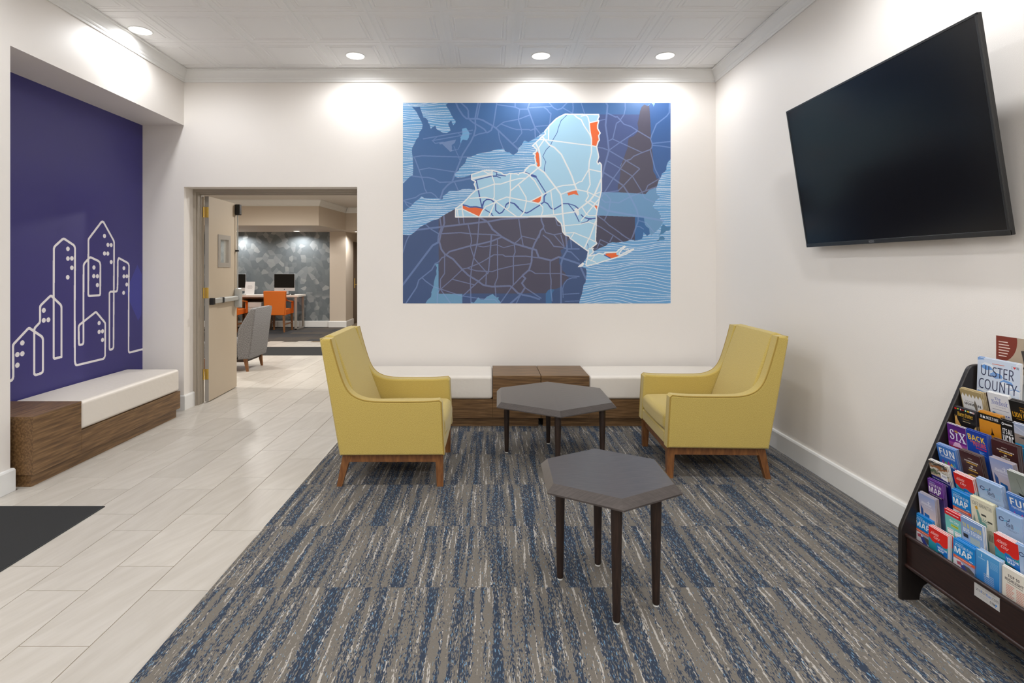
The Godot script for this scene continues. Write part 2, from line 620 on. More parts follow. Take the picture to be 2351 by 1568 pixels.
func build_shell() -> void:
	# the back wall, with the doorway at its left end
	var st := begin()
	box(st, V(-3.95, 0, 5.80), V(-3.30, 3.9, 6.13))
	box(st, V(-3.30, 2.405, 5.80), V(-1.432, 3.9, 6.13))
	box(st, V(-1.432, 0, 5.80), V(2.60, 3.9, 6.13))
	struct("wall_back", done(st), M.wall, "pale greige back wall around the doorway and the map mural", "wall")
	st = begin()
	box(st, V(-3.95, 0, -3.6), V(WALL_L, 3.9, 3.70))
	box(st, V(-3.95, 3.067, 3.70), V(WALL_L, 3.9, 5.80))
	box(st, V(-3.95, 0, 3.70), V(-3.748, 3.067, 5.80))
	struct("wall_left", done(st), M.wall, "pale greige left wall with a niche for the purple graphic", "wall")
	st = begin()
	box(st, V(WALL_R, 0, -3.6), V(2.60, 3.9, 5.80))
	struct("wall_right", done(st), M.wall, "pale greige right wall behind the television and the brochure rack", "wall")
	st = begin()
	box(st, V(-3.95, 0, -3.8), V(2.60, 3.9, -3.6))
	struct("wall_front", done(st), M.wall, "pale greige wall behind the viewer", "wall")
	# crown mouldings
	var c := crown_profile()
	st = begin()
	moulding(st, c, V(WALL_L, CEIL, BACK), V(WALL_R, CEIL, BACK), Vector3(0, 0, 1), 1, 1)
	struct("trim_1", done(st), M.white, "white crown moulding along the top of the back wall", "moulding")
	st = begin()
	moulding(st, c, V(WALL_L, CEIL, -3.6), V(WALL_L, CEIL, BACK), Vector3(1, 0, 0), 1, 1)
	struct("trim_2", done(st), M.white, "white crown moulding along the top of the left wall", "moulding")
	st = begin()
	moulding(st, c, V(WALL_R, CEIL, BACK), V(WALL_R, CEIL, -3.6), Vector3(-1, 0, 0), 1, 1)
	struct("trim_3", done(st), M.white, "white crown moulding along the top of the right wall", "moulding")
	# baseboards
	var b := base_profile()
	st = begin()
	moulding(st, b, V(WALL_L, 0, -3.6), V(WALL_L, 0, 3.70), Vector3(1, 0, 0), 0, -1)
	moulding(st, b, V(WALL_L, 0, 3.70), V(-3.748, 0, 3.70), Vector3(0, 0, -1), -1, 1)
	struct("baseboard_left", done(st), M.white, "white baseboard round the left wall's end beside the walnut bench", "baseboard")
	st = begin()
	moulding(st, b, V(-3.748, 0, BACK), V(-3.30, 0, BACK), Vector3(0, 0, 1), 0, -1)
	moulding(st, b, V(-3.30, 0, BACK), V(-3.30, 0, 5.975), Vector3(1, 0, 0), -1, 0)
	struct("baseboard_doorway", done(st), M.white, "white baseboard at the left side of the doorway", "baseboard")
	st = begin()
	moulding(st, b, V(-1.432, 0, BACK), V(WALL_R, 0, BACK), Vector3(0, 0, 1), 0, 1)
	struct("baseboard_back", done(st), M.white, "white baseboard behind the long bench", "baseboard")
	st = begin()
	moulding(st, b, V(WALL_R, 0, BACK), V(WALL_R, 0, -3.6), Vector3(-1, 0, 0), 1, 0)
	struct("baseboard_right", done(st), M.white, "white baseboard along the right wall", "baseboard")

# ---------------------------------------------------------------- floor
const COL := 0.2908       # floor tile pitch across
const ROW := 0.5846       # floor tile pitch in depth
const CARPET_X := -1.342
var slab_cache := {}

# a flat slab x0..x1, d0..d1 about its own centre, top at h, with softened rims; uv over the top
func slab(w: float, l: float, h: float, depth: float, bev: float) -> ArrayMesh:
	var key := "%.4f %.4f %.4f %.4f" % [w, l, h, depth]
	if slab_cache.has(key):
		return slab_cache[key]
	var st := begin()
	var a := w / 2.0
	var b := l / 2.0
	var i := [Vector3(-a + bev, h, -b + bev), Vector3(a - bev, h, -b + bev), Vector3(a - bev, h, b - bev), Vector3(-a + bev, h, b - bev)]
	var o := [Vector3(-a, h - bev, -b), Vector3(a, h - bev, -b), Vector3(a, h - bev, b), Vector3(-a, h - bev, b)]
	var u := [Vector2(0, 0), Vector2(1, 0), Vector2(1, 1), Vector2(0, 1)]
	quad(st, i[0], i[1], i[2], i[3], Vector3.UP, u[0], u[1], u[2], u[3])
	for k in 4:
		var j := (k + 1) % 4
		var n: Vector3 = (o[k] + o[j]) * Vector3(1, 0, 1)
		n = n.normalized()
		quad(st, i[k], i[j], o[j], o[k], (n + Vector3.UP).normalized(), u[k], u[j], u[j], u[k])
		quad(st, o[k], o[j], o[j] + Vector3.DOWN * (depth - bev), o[k] + Vector3.DOWN * (depth - bev), n, u[k], u[j], u[j], u[k])
	slab_cache[key] = done(st)
	return slab_cache[key]

func stone_picture(k: int) -> StandardMaterial3D:
	var im := Image.create(192, 384, false, Image.FORMAT_RGB8)
	var a := noise(60 + k, 0.012, 4)
	var b := noise(70 + k, 0.02, 3)
	var tint := [0.0, -5.0, 4.0, -2.0, 2.0][k] as float
	var slant := [0.9, 0.5, 1.3, 0.2, 0.7][k] as float
	for y in 384:
		for x in 192:
			var u := x + y * slant * 0.45
			var v := y - x * slant * 0.45
			var n := a.get_noise_2d(u * 1.3, v * 0.25) * 9.0 + b.get_noise_2d(u * 3.2, v * 0.3) * 2.5
			im.set_pixel(x, y, rgb(190 + tint + n, 184 + tint + n * 1.05, 175 + tint + n * 1.15))
	var m := picture(im, 0.38)
	return m

func carpet_picture(k: int) -> StandardMaterial3D:
	var s := 512
	var im := Image.create(s, s, false, Image.FORMAT_RGB8)
	var band := noise(100 + k * 9, 0.011, 2)
	var wob := noise(101 + k * 9, 0.02, 2)
	var mid := noise(102 + k * 9, 0.045, 3)
	var dash := noise(103 + k * 9, 0.19, 2)
	var pale := noise(104 + k * 9, 0.03, 3)
	var spark := noise(105 + k * 9, 0.12, 1)
	var taupe := rgb(110, 104, 96)
	var navy := rgb(43, 54, 71)
	var cream := rgb(176, 171, 163)
	var sky := rgb(104, 138, 164)
	for y in s:
		for x in s:
			var d := dash.get_noise_2d(x * 0.9, y * 0.19)
			var e := dash.get_noise_2d(x * 1.1 + 700.0, y * 0.17 + 300.0)
			var u := x + wob.get_noise_2d(x * 0.8, y * 0.4) * 3.0 + d * 1.5
			var blue := band.get_noise_2d(u * 1.5, y * 0.07 + k * 300)
			var m := mid.get_noise_2d(u * 1.3, y * 0.07)
			var c := taupe
			if blue * 1.05 + m * 0.55 + d * 0.88 > 0.21:
				c = navy
				if spark.get_noise_2d(x * 1.5, y * 0.25) > 0.70 - blue * 0.2:
					c = sky
			elif pale.get_noise_2d(u * 2.0, y * 0.075 - k * 200) * 1.15 + e * 0.42 > 0.44:
				c = cream
			elif spark.get_noise_2d(x * 1.5 + 900.0, y * 0.25) > 0.80:
				c = sky
			var g := rng.randf_range(0.93, 1.07)
			im.set_pixel(x, y, Color(c.r * g, c.g * g, c.b * g))
	return picture(im, 1.0)

func build_floor() -> void:
	var root := Node3D.new()
	root.name = "floor"
	add_child(root)
	root.set_meta("kind", "structure")
	tag(root, "floor of pale stone tiles and striped blue carpet tiles", "floor")
	var st := begin()
	box(st, V(-3.95, -0.2, -3.8), V(2.6, -0.012, 15.5))
	box(st, V(-7.6, -0.2, 6.0), V(-3.95, -0.012, 15.5))
	put("subfloor", done(st), M.slab, root)
	st = begin()
	box(st, V(-3.748, -0.012, -3.6), V(CARPET_X, -0.0021, 15.3))
	box(st, V(CARPET_X, -0.012, -3.6), V(WALL_R, -0.004, 1.37))
	put("grout", done(st), M.grout, root)
	var stone := []
	for k in 5:
		stone.append(stone_picture(k))
	# stone: columns run into the depth, every second one shifted by a third
	for n in range(-3, 14):
		var x1 := CARPET_X - COL * n
		var x0 := x1 - COL
		var shift := 3.155 if posmod(n, 2) == 0 else 3.363
		for k in range(-4, 14):
			var d0 := shift + ROW * k
			var d1 := d0 + ROW
			var xa := x0
			var xb := x1
			if d0 >= 10.9 or d1 <= 1.2:
				continue
			var strips := [[1.2, 5.80], [5.80, 6.13], [6.13, 9.34], [10.29, 11.13]]
			if n >= 0 and xb <= -1.342 + 0.001 and xa > -3.2:
				strips = [[1.2, 9.34], [10.29, 11.13]]
			for s in strips:
				var a := maxf(d0, s[0])
				var b := minf(d1, s[1])
				if b - a < 0.02:
					continue
				var l := xa
				var r := xb
				if a < 3.68:
					l = maxf(l, -3.28)
				elif a < 5.79:
					l = maxf(l, -3.74)
				elif a < 6.12:
					l = maxf(l, -3.30)
					r = minf(r, -1.432)
				if a < 5.79:
					r = minf(r, CARPET_X)
				if a > 6.1 and (l < -0.60 * a or r > -0.18 * a):
					continue
				if r - l < 0.02:
					continue
				var t := put("floor_tile", slab(r - l - 0.0036, b - a - 0.0036, 0.0, 0.0022, 0.0008), stone[rng.randi() % 5], root, V((l + r) / 2, 0, (a + b) / 2))
				if rng.randf() < 0.5:
					t.rotation.y = PI
	# a thin pale metal strip where the stone meets the carpet
	st = begin()
	box(st, V(CARPET_X - 0.003, -0.01, -3.6), V(CARPET_X + 0.003, 0.004, BACK))
	put("edge_strip", done(st), plain(rgb(196, 190, 180), 0.4, 0.5), root)
	# carpet tiles
	var weave := []
	for k in 6:
		weave.append(carpet_picture(k))
	var pitch := 0.6096
	var last := -1
	for i in 7:
		var xa := CARPET_X + 0.003 + pitch * i
		var xb := minf(xa + pitch, WALL_R - 0.02)
		if xb - xa < 0.03:
			continue
		for k in range(-1, 7):
			var db := minf(5.027 - pitch * (k - 1) + pitch * 0.0, 5.79)
			var da := 5.027 - pitch * k
			if k == -1:
				da = 5.6366
				db = 5.79
			elif k == 0:
				da = 5.027
				db = 5.6366
			var m := rng.randi() % 6
			if m == last:
				m = (m + 1) % 6
			last = m
			var w := xb - xa
			var l := db - da
			var mesh := slab(w - 0.0008, l - 0.0008, 0.005, 0.009, 0.0006)
			var t := put("carpet_tile", mesh, weave[m], root, V((xa + xb) / 2, 0, (da + db) / 2))
			if rng.randf() < 0.5:
				t.rotation.y = PI
	# carpet planks of the far room
	for k in 9:
		var da := 11.13 + 0.29 * k
		var x := -7.4 + 0.4 * (k % 3)
		while x < -2.6:
			var t2 := put("carpet_plank", slab(1.197, 0.288, 0.004, 0.012, 0.001), M.far_plank[rng.randi() % 4], root, V(x + 0.6, 0, da + 0.145))
			x += 1.2

# ---------------------------------------------------------------- ceiling
# a moulded ceiling panel; cut sides (left, right, near, far) have no border
func panel_mesh(w: float, l: float, cut: Array) -> ArrayMesh:
	var key := "panel %.3f %.3f %s" % [w, l, cut]
	if slab_cache.has(key):
		return slab_cache[key]
	var st := begin()
	var steps := [[0.0, 0.0], [0.052, 0.0], [0.058, 0.0045], [0.066, 0.0045], [0.072, 0.001], [0.086, 0.001], [0.090, 0.0045], [0.098, 0.0045], [0.105, -0.001]]
	var rings := []
	for s in steps:
		var i: float = s[0]
		var x0 := -w / 2 + (0.0 if cut[0] else i)
		var x1 := w / 2 - (0.0 if cut[1] else i)
		var z1 := l / 2 - (0.0 if cut[2] else i)
		var z0 := -l / 2 + (0.0 if cut[3] else i)
		rings.append([Vector3(x0, s[1], z0), Vector3(x1, s[1], z0), Vector3(x1, s[1], z1), Vector3(x0, s[1], z1)])
	for k in rings.size() - 1:
		for e in 4:
			var f := (e + 1) % 4
			var a: Vector3 = rings[k][e]
			var b: Vector3 = rings[k][f]
			var c: Vector3 = rings[k + 1][f]
			var d: Vector3 = rings[k + 1][e]
			if a.distance_to(d) < 0.0005 and b.distance_to(c) < 0.0005:
				continue
			var n := (b - a).cross(d - a)
			if n.length() < 1e-9:
				n = (c - a).cross(d - a)
			n = n.normalized()
			if n.y > 0:
				n = -n
			quad(st, a, b, c, d, n)
	var q: Array = rings[rings.size() - 1]
	quad(st, q[0], q[1], q[2], q[3], Vector3.DOWN)
	for e in 4:
		var f := (e + 1) % 4
		var n2: Vector3 = ((rings[0][e] + rings[0][f]) * Vector3(1, 0, 1)).normalized()
		quad(st, rings[0][e], rings[0][f], rings[0][f] + Vector3.UP * 0.014, rings[0][e] + Vector3.UP * 0.014, n2)
	slab_cache[key] = done(st)
	return slab_cache[key]

func build_ceiling() -> void:
	var root := Node3D.new()
	root.name = "ceiling"
	add_child(root)
	root.set_meta("kind", "structure")
	tag(root, "grey white ceiling of moulded square panels in a metal grid", "ceiling")
	var st := begin()
	box(st, V(-3.95, 3.72, -3.8), V(2.6, 3.9, 6.13))
	put("deck", done(st), M.dark, root)
	st = begin()
	box(st, V(WALL_L, CEIL, -3.6), V(WALL_R, 3.70, 2.63))
	put("plain_ceiling", done(st), M.tile_white, root)
	var xs := [WALL_L + 0.066, -2.893, -2.272, -1.651, -1.03, -0.409, 0.212, 0.833, 1.454, 2.075, WALL_R - 0.066]
	var ds := [BACK - 0.068, 5.083, 4.471, 3.859, 3.247, 2.635]
	var bar := 0.024
	for i in xs.size() - 1:
		for k in ds.size() - 1:
			var xa: float = xs[i] + (0.0 if i == 0 else 0.004)
			var xb: float = xs[i + 1] - (0.0 if i == xs.size() - 2 else 0.004)
			var da: float = ds[k + 1] + 0.004
			var db: float = ds[k] - (0.006 if k == 0 else 0.004)
			if i == 0:
				xa += 0.006
			if i == xs.size() - 2:
				xb -= 0.006
			put("ceiling_panel", panel_mesh(xb - xa, db - da, [i == 0, i == xs.size() - 2, false, false]), M.tile_white, root, V((xa + xb) / 2, CEIL + rng.randf_range(0.0, 0.0012), (da + db) / 2))
	for i in range(1, xs.size() - 1):
		st = begin()
		box(st, V(xs[i] - bar / 2, CEIL - 0.002, 2.635), V(xs[i] + bar / 2, CEIL + 0.004, BACK - 0.07))
		box(st, V(xs[i] - 0.003, CEIL - 0.0045, 2.635), V(xs[i] + 0.003, CEIL - 0.002, BACK - 0.07))
		put("grid_bar", done(st), M.grid, root)
	for k in range(1, ds.size()):
		for i in xs.size() - 1:
			st = begin()
			box(st, V(xs[i] + (0.013 if i > 0 else 0.0), CEIL - 0.002, ds[k] - bar / 2), V(xs[i + 1] - (0.013 if i < xs.size() - 2 else 0.0), CEIL + 0.004, ds[k] + bar / 2))
			put("cross_bar", done(st), M.grid, root)
	var where := ["above the purple niche", "above the wall between doorway and mural", "over the middle of the map mural", "by the ceiling corner above the yellow chair"]
	for i in DOWNLIGHTS.size():
		downlight(V(DOWNLIGHTS[i][0], CEIL - 0.001, DOWNLIGHTS[i][1]), 0.088, "lit recessed downlight " + where[i], "recessed ceiling downlights")

func downlight(at: Vector3, r: float, label: String, group: String) -> void:
	var t := thing("downlight", label, "ceiling light", at, 0.0, group)
	var st := begin()
	lathe(st, PackedVector2Array([Vector2(r + 0.012, 0.0), Vector2(r + 0.010, -0.004), Vector2(r + 0.002, -0.005), Vector2(r - 0.002, -0.001)]), 28)
	put("trim_ring", done(st), M.white, t)
	st = begin()
	lathe(st, PackedVector2Array([Vector2(r, -0.0035), Vector2(r * 0.6, -0.0055), Vector2(0.001, -0.0062)]), 28)
	put("lens", done(st), M.lens, t)

# ---------------------------------------------------------------- the room beyond the doorway
const PLAN := Transform3D(Vector3(1, 0, 0), Vector3(0, 0, -1), Vector3(0, 1, 0), Vector3.ZERO)   # polygon of (x, d) lifted by height

func build_far_room() -> void:
	var st := begin()
	box(st, V(-7.6, 0, 13.72), V(-4.06, 2.44, 13.9))
	box(st, V(-7.75, 0, 6.13), V(-7.6, 3.1, 15.5))
	box(st, V(-7.6, 0, 5.95), V(-3.95, 3.1, 6.13))
	box(st, V(0.9, 0, 6.13), V(1.05, 3.1, 15.5))
	box(st, V(-3.9, 0, 15.3), V(1.05, 2.6, 15.5))
	struct("wall_far", done(st), M.far_wall, "beige far walls of the room beyond the doorway", "wall")
	st = begin()
	box(st, V(-7.6, 0.0, 13.70), V(-4.075, 2.42, 13.72))
	struct("wall_papered", done(st), M.wallpaper, "blue grey wallpaper with shimmering angular flecks behind the computers", "wall")
	st = begin()
	box(st, V(-4.06, 0, 13.62), V(-3.65, 2.44, 14.34))
	box(st, V(-3.9, 0, 14.34), V(-3.70, 2.44, 15.3))
	struct("wall_pier", done(st), M.far_wall, "beige pier at the right of the grey wallpaper beyond the doorway", "wall")
	st = begin()
	box(st, V(-7.6, 2.965, 6.13), V(0.9, 3.1, 15.5))
	struct("ceiling_001", done(st), M.far_ceiling, "cream ceiling of the room beyond the doorway", "ceiling")
	st = begin()
	prism(st, PackedVector2Array([Vector2(-7.6, 11.5), Vector2(-3.66, 11.5), Vector2(-3.505, 13.04), Vector2(0.9, 13.04), Vector2(0.9, 15.3), Vector2(-7.6, 15.3)]), 2.42, 2.966, 0.0, 1, PLAN)
	struct("wall_bulkhead", done(st), M.far_wall, "beige bulkhead lowered over the computer corner", "bulkhead")
	var c := crown_profile()
	st = begin()
	var dir := Vector3(0.155, 0, -1.54).normalized()
	moulding(st, c, V(-7.6, 2.965, 11.5), V(-3.66, 2.965, 11.5), Vector3(0, 0, 1), 0, -1)
	moulding(st, c, V(-3.66, 2.965, 11.5), V(-3.505, 2.965, 13.04), Vector3(-dir.z, 0, dir.x), -1, 1)
	moulding(st, c, V(-3.505, 2.965, 13.04), V(0.9, 2.965, 13.04), Vector3(0, 0, 1), 1, 0)
	struct("trim_4", done(st), M.white, "white crown moulding round the far bulkhead", "moulding")
	var b := base_profile()
	st = begin()
	moulding(st, b, V(-7.6, 0, 13.70), V(-4.06, 0, 13.70), Vector3(0, 0, 1), 0, 0)
	moulding(st, b, V(-4.08, 0, 13.62), V(-3.65, 0, 13.62), Vector3(0, 0, 1), 0, -1)
	moulding(st, b, V(-3.65, 0, 13.62), V(-3.65, 0, 14.34), Vector3(1, 0, 0), -1, 0)
	struct("baseboard_far", done(st), M.white, "white baseboard under the grey wallpaper and round the pier", "baseboard")
	for i in FAR_LIGHTS.size():
		downlight(V(FAR_LIGHTS[i][0], 2.419, FAR_LIGHTS[i][1]), 0.075, "small downlight under the far bulkhead, " + ["behind the open door leaf", "above the right-hand computer", "beyond the pier at the doorway's right edge"][i], "downlights under the far bulkhead")
	# a brown door in the passage beyond the pier
	var d := Node3D.new()
	d.name = "door_2"
	d.position = V(-3.70, 0, 14.40)
	add_child(d)
	d.set_meta("kind", "structure")
	tag(d, "dark brown door beyond the pier, seen edge-on at the doorway's right", "door")
	var brown := plain(rgb(98, 80, 64), 0.5)
	st = begin()
	box(st, Vector3(0, 0, 0.0), Vector3(0.05, 2.2, -0.05))
	box(st, Vector3(0, 0, -0.85), Vector3(0.05, 2.2, -0.90))
	box(st, Vector3(0, 2.15, -0.05), Vector3(0.05, 2.2, -0.85))
	put("door_frame", done(st), brown, d)
	st = begin()
	rbox(st, Vector3(0.0, 0.01, -0.85), Vector3(0.03, 2.15, -0.05), 0.004, 1)
	put("door_leaf", done(st), brown, d)
	st = begin()
	rbox(st, Vector3(0.03, 0.96, -0.17), Vector3(0.045, 1.22, -0.11), 0.004, 1)
	tube(st, PackedVector3Array([Vector3(0.045, 1.05, -0.14), Vector3(0.09, 1.05, -0.14), Vector3(0.09, 1.05, -0.26)]), 0.011, 8)
	put("lever", done(st), M.brass, d)

# ---------------------------------------------------------------- the open door
func build_door() -> void:
	var st := begin()
	for s in [[V(-3.30, 0, 0), 1.0], [V(-1.432, 0, 0), -1.0]]:
		var x: float = s[0].x
		var k: float = s[1]
		var y1 := 2.405
		box(st, V(x, 0, 5.976), V(x + 0.034 * k, y1, 5.995))
		box(st, V(x, 0, 5.995), V(x + 0.050 * k, y1, 6.035))
		box(st, V(x, 0, 6.035), V(x + 0.058 * k, y1, 6.060))
		box(st, V(x, 0, 6.060), V(x + 0.042 * k, y1, 6.128))
	box(st, V(-3.266, 2.371, 5.976), V(-1.466, 2.405, 5.995))
	box(st, V(-3.25, 2.355, 5.995), V(-1.482, 2.405, 6.035))
	box(st, V(-3.242, 2.347, 6.035), V(-1.49, 2.405, 6.060))
	box(st, V(-3.258, 2.363, 6.060), V(-1.474, 2.405, 6.128))
	struct("trim_5", done(st), M.taupe, "taupe steel door frame lining the doorway", "door frame")
	var d := Node3D.new()
	d.name = "door_1"
	d.position = V(-3.221, 0, 6.118)
	d.rotation.y = deg_to_rad(93.15)
	add_child(d)
	d.set_meta("kind", "structure")
	tag(d, "beige steel door leaf standing open into the far room", "door")
	# leaf with an opening for the vision lite, seen face at +z
	var w := 0.765
	st = begin()
	var x0 := 0.24
	var x1 := 0.555
	var y0 := 1.545
	var y1b := 1.915
	for s in [[0.0, 0.012, w, y0], [0.0, y1b, w, 2.345], [0.0, y0, x0, y1b], [x1, y0, w, y1b]]:
		box(st, Vector3(s[0], s[1], -0.022), Vector3(s[2], s[3], 0.022))
	var leaf := put("door_leaf", done(st), M.door, d)
	st = begin()
	box(st, Vector3(-0.0008, 0.012, -0.022), Vector3(0.0002, 2.345, 0.022))
	put("leaf_edge", done(st), M.door_edge, leaf)
	st = begin()
	for s in [[x0 - 0.01, y0 - 0.01, x1 + 0.01, y0 + 0.045], [x0 - 0.01, y1b - 0.045, x1 + 0.01, y1b + 0.01], [x0 - 0.01, y0 + 0.045, x0 + 0.045, y1b - 0.045], [x1 - 0.045, y0 + 0.045, x1 + 0.01, y1b - 0.045]]:
		box(st, Vector3(s[0], s[1], -0.03), Vector3(s[2], s[3], 0.03))
	put("lite_frame", done(st), M.door_edge, leaf)
	st = begin()
	box(st, Vector3(x0 + 0.04, y0 + 0.04, -0.003), Vector3(x1 - 0.04, y1b - 0.04, 0.003))
	put("lite_glass", done(st), M.glass, leaf)
	# panic bar
	st = begin()
	rbox(st, Vector3(0.035, 1.118, 0.022), Vector3(0.70, 1.178, 0.062), 0.008, 2)
	rbox(st, Vector3(0.30, 1.124, 0.058), Vector3(0.70, 1.172, 0.078), 0.008, 2)
	var bar := put("panic_bar", done(st), M.alu, d)
	st = begin()
	rbox(st, Vector3(0.012, 1.108, 0.022), Vector3(0.06, 1.186, 0.07), 0.006, 2)
	rbox(st, Vector3(0.27, 1.114, 0.024), Vector3(0.30, 1.18, 0.07), 0.004, 1)
	put("bar_cap", done(st), M.black, bar)
	st = begin()
	prism(st, PackedVector2Array([Vector2(0.69, 1.04), Vector2(0.76, 1.02), Vector2(0.765, 1.22), Vector2(0.74, 1.27), Vector2(0.69, 1.26)]), 0.022, 0.095, 0.008, 2)
	put("bar_housing", done(st), M.alu, bar)
	st = begin()
	tube(st, PackedVector3Array([Vector3(0.735, 1.26, 0.045), Vector3(0.735, 2.22, 0.045)]), 0.008, 10)
	var rod := put("latch_rod", done(st), M.alu, d)
	st = begin()
	rbox(st, Vector3(0.718, 1.735, 0.022), Vector3(0.752, 1.755, 0.058), 0.003, 1)
	put("rod_guide", done(st), M.black, rod)
	st = begin()
	rbox(st, Vector3(0.70, 2.20, 0.022), Vector3(0.765, 2.335, 0.085), 0.01, 2)
	put("latch_case", done(st), M.black, d)
	for y in [0.32, 1.245, 2.162]:
		st = begin()
		rbox(st, Vector3(-0.0035, y - 0.06, -0.02), Vector3(0.0, y + 0.06, 0.02), 0.001, 1)
		rbox(st, Vector3(-0.02, y - 0.06, -0.054), Vector3(-0.006, y + 0.06, -0.05), 0.001, 1)
		for k in 4:
			rbox(st, Vector3(-0.0055, y - 0.045 + 0.03 * k, -0.003), Vector3(-0.0030, y - 0.037 + 0.03 * k, 0.005), 0.001, 1)
		var h := put("hinge", done(st), M.brass, d)
		st = begin()
		for k in 5:
			lathe(st, PackedVector2Array([Vector2(0.0, -0.0115), Vector2(0.0085, -0.0115), Vector2(0.0085, 0.0115), Vector2(0.0, 0.0115)]), 12, Transform3D(Basis(), Vector3(-0.009, y - 0.048 + 0.024 * k, -0.031)))
		put("knuckle", done(st), M.brass, h)

# ---------------------------------------------------------------- benches: local x along the bench, front at +z, origin at the floor under the back left corner
func bench(label: String, where: Vector3, turn: float, length: float, depth: float, block: float, block_right: bool) -> void:
	var t := thing("bench", label, "bench", where, turn, "walnut benches with cream cushions")
	var bx0 := 0.0 if not block_right else length - block
	var bx1 := bx0 + block
	var sx0 := block if not block_right else 0.0
	var sx1 := length if not block_right else length - block
	var top := 0.496
	var st := begin()
	rbox(st, Vector3(bx0, 0.089, 0), Vector3(bx1, top - 0.022, depth - 0.001), 0.0015, 1)
	var body := put("end_block", done(st), M.walnut, t)
	st = begin()
	rbox(st, Vector3(bx0, top - 0.0215, 0), Vector3(bx1, top, depth), 0.0015, 1)
	put("block_top", done(st), M.walnut, body)
	st = begin()
	rbox(st, Vector3(sx0 + (0.0006 if not block_right else 0.0), 0.089, 0), Vector3(sx1 - (0.0006 if block_right else 0.0), 0.266, depth), 0.0015, 1)
	put("base", done(st), M.walnut, t)
	st = begin()
	rbox(st, Vector3(0.02, 0.0, 0.02), Vector3(length - 0.02, 0.089, depth - 0.03), 0.0015, 1)
	put("toe_kick", done(st), M.walnut, t)
	st = begin()
	rbox(st, Vector3(sx0 + 0.002, 0.267, 0.002), Vector3(sx1 - 0.002, 0.492, depth - 0.004), 0.03, 4, 0.012, 0.0, 10)
	put("cushion", done(st), M.leather, t)

func build_benches() -> void:
	bench("walnut bench with a long cream cushion and wooden end table, under the purple skyline graphic", V(-3.742, 0, 3.755), PI / 2 * 1.0, 1.785, 0.552, 0.447, false)
	bench("walnut bench under the map mural, its cushion ending beside the doorway", V(-1.38, 0, 5.70), 0.0, 1.868, 0.53, 0.461, true)
	bench("walnut bench under the map mural, its cushion running into the room corner", V(0.493, 0, 5.70), 0.0, 1.86, 0.53, 0.461, false)

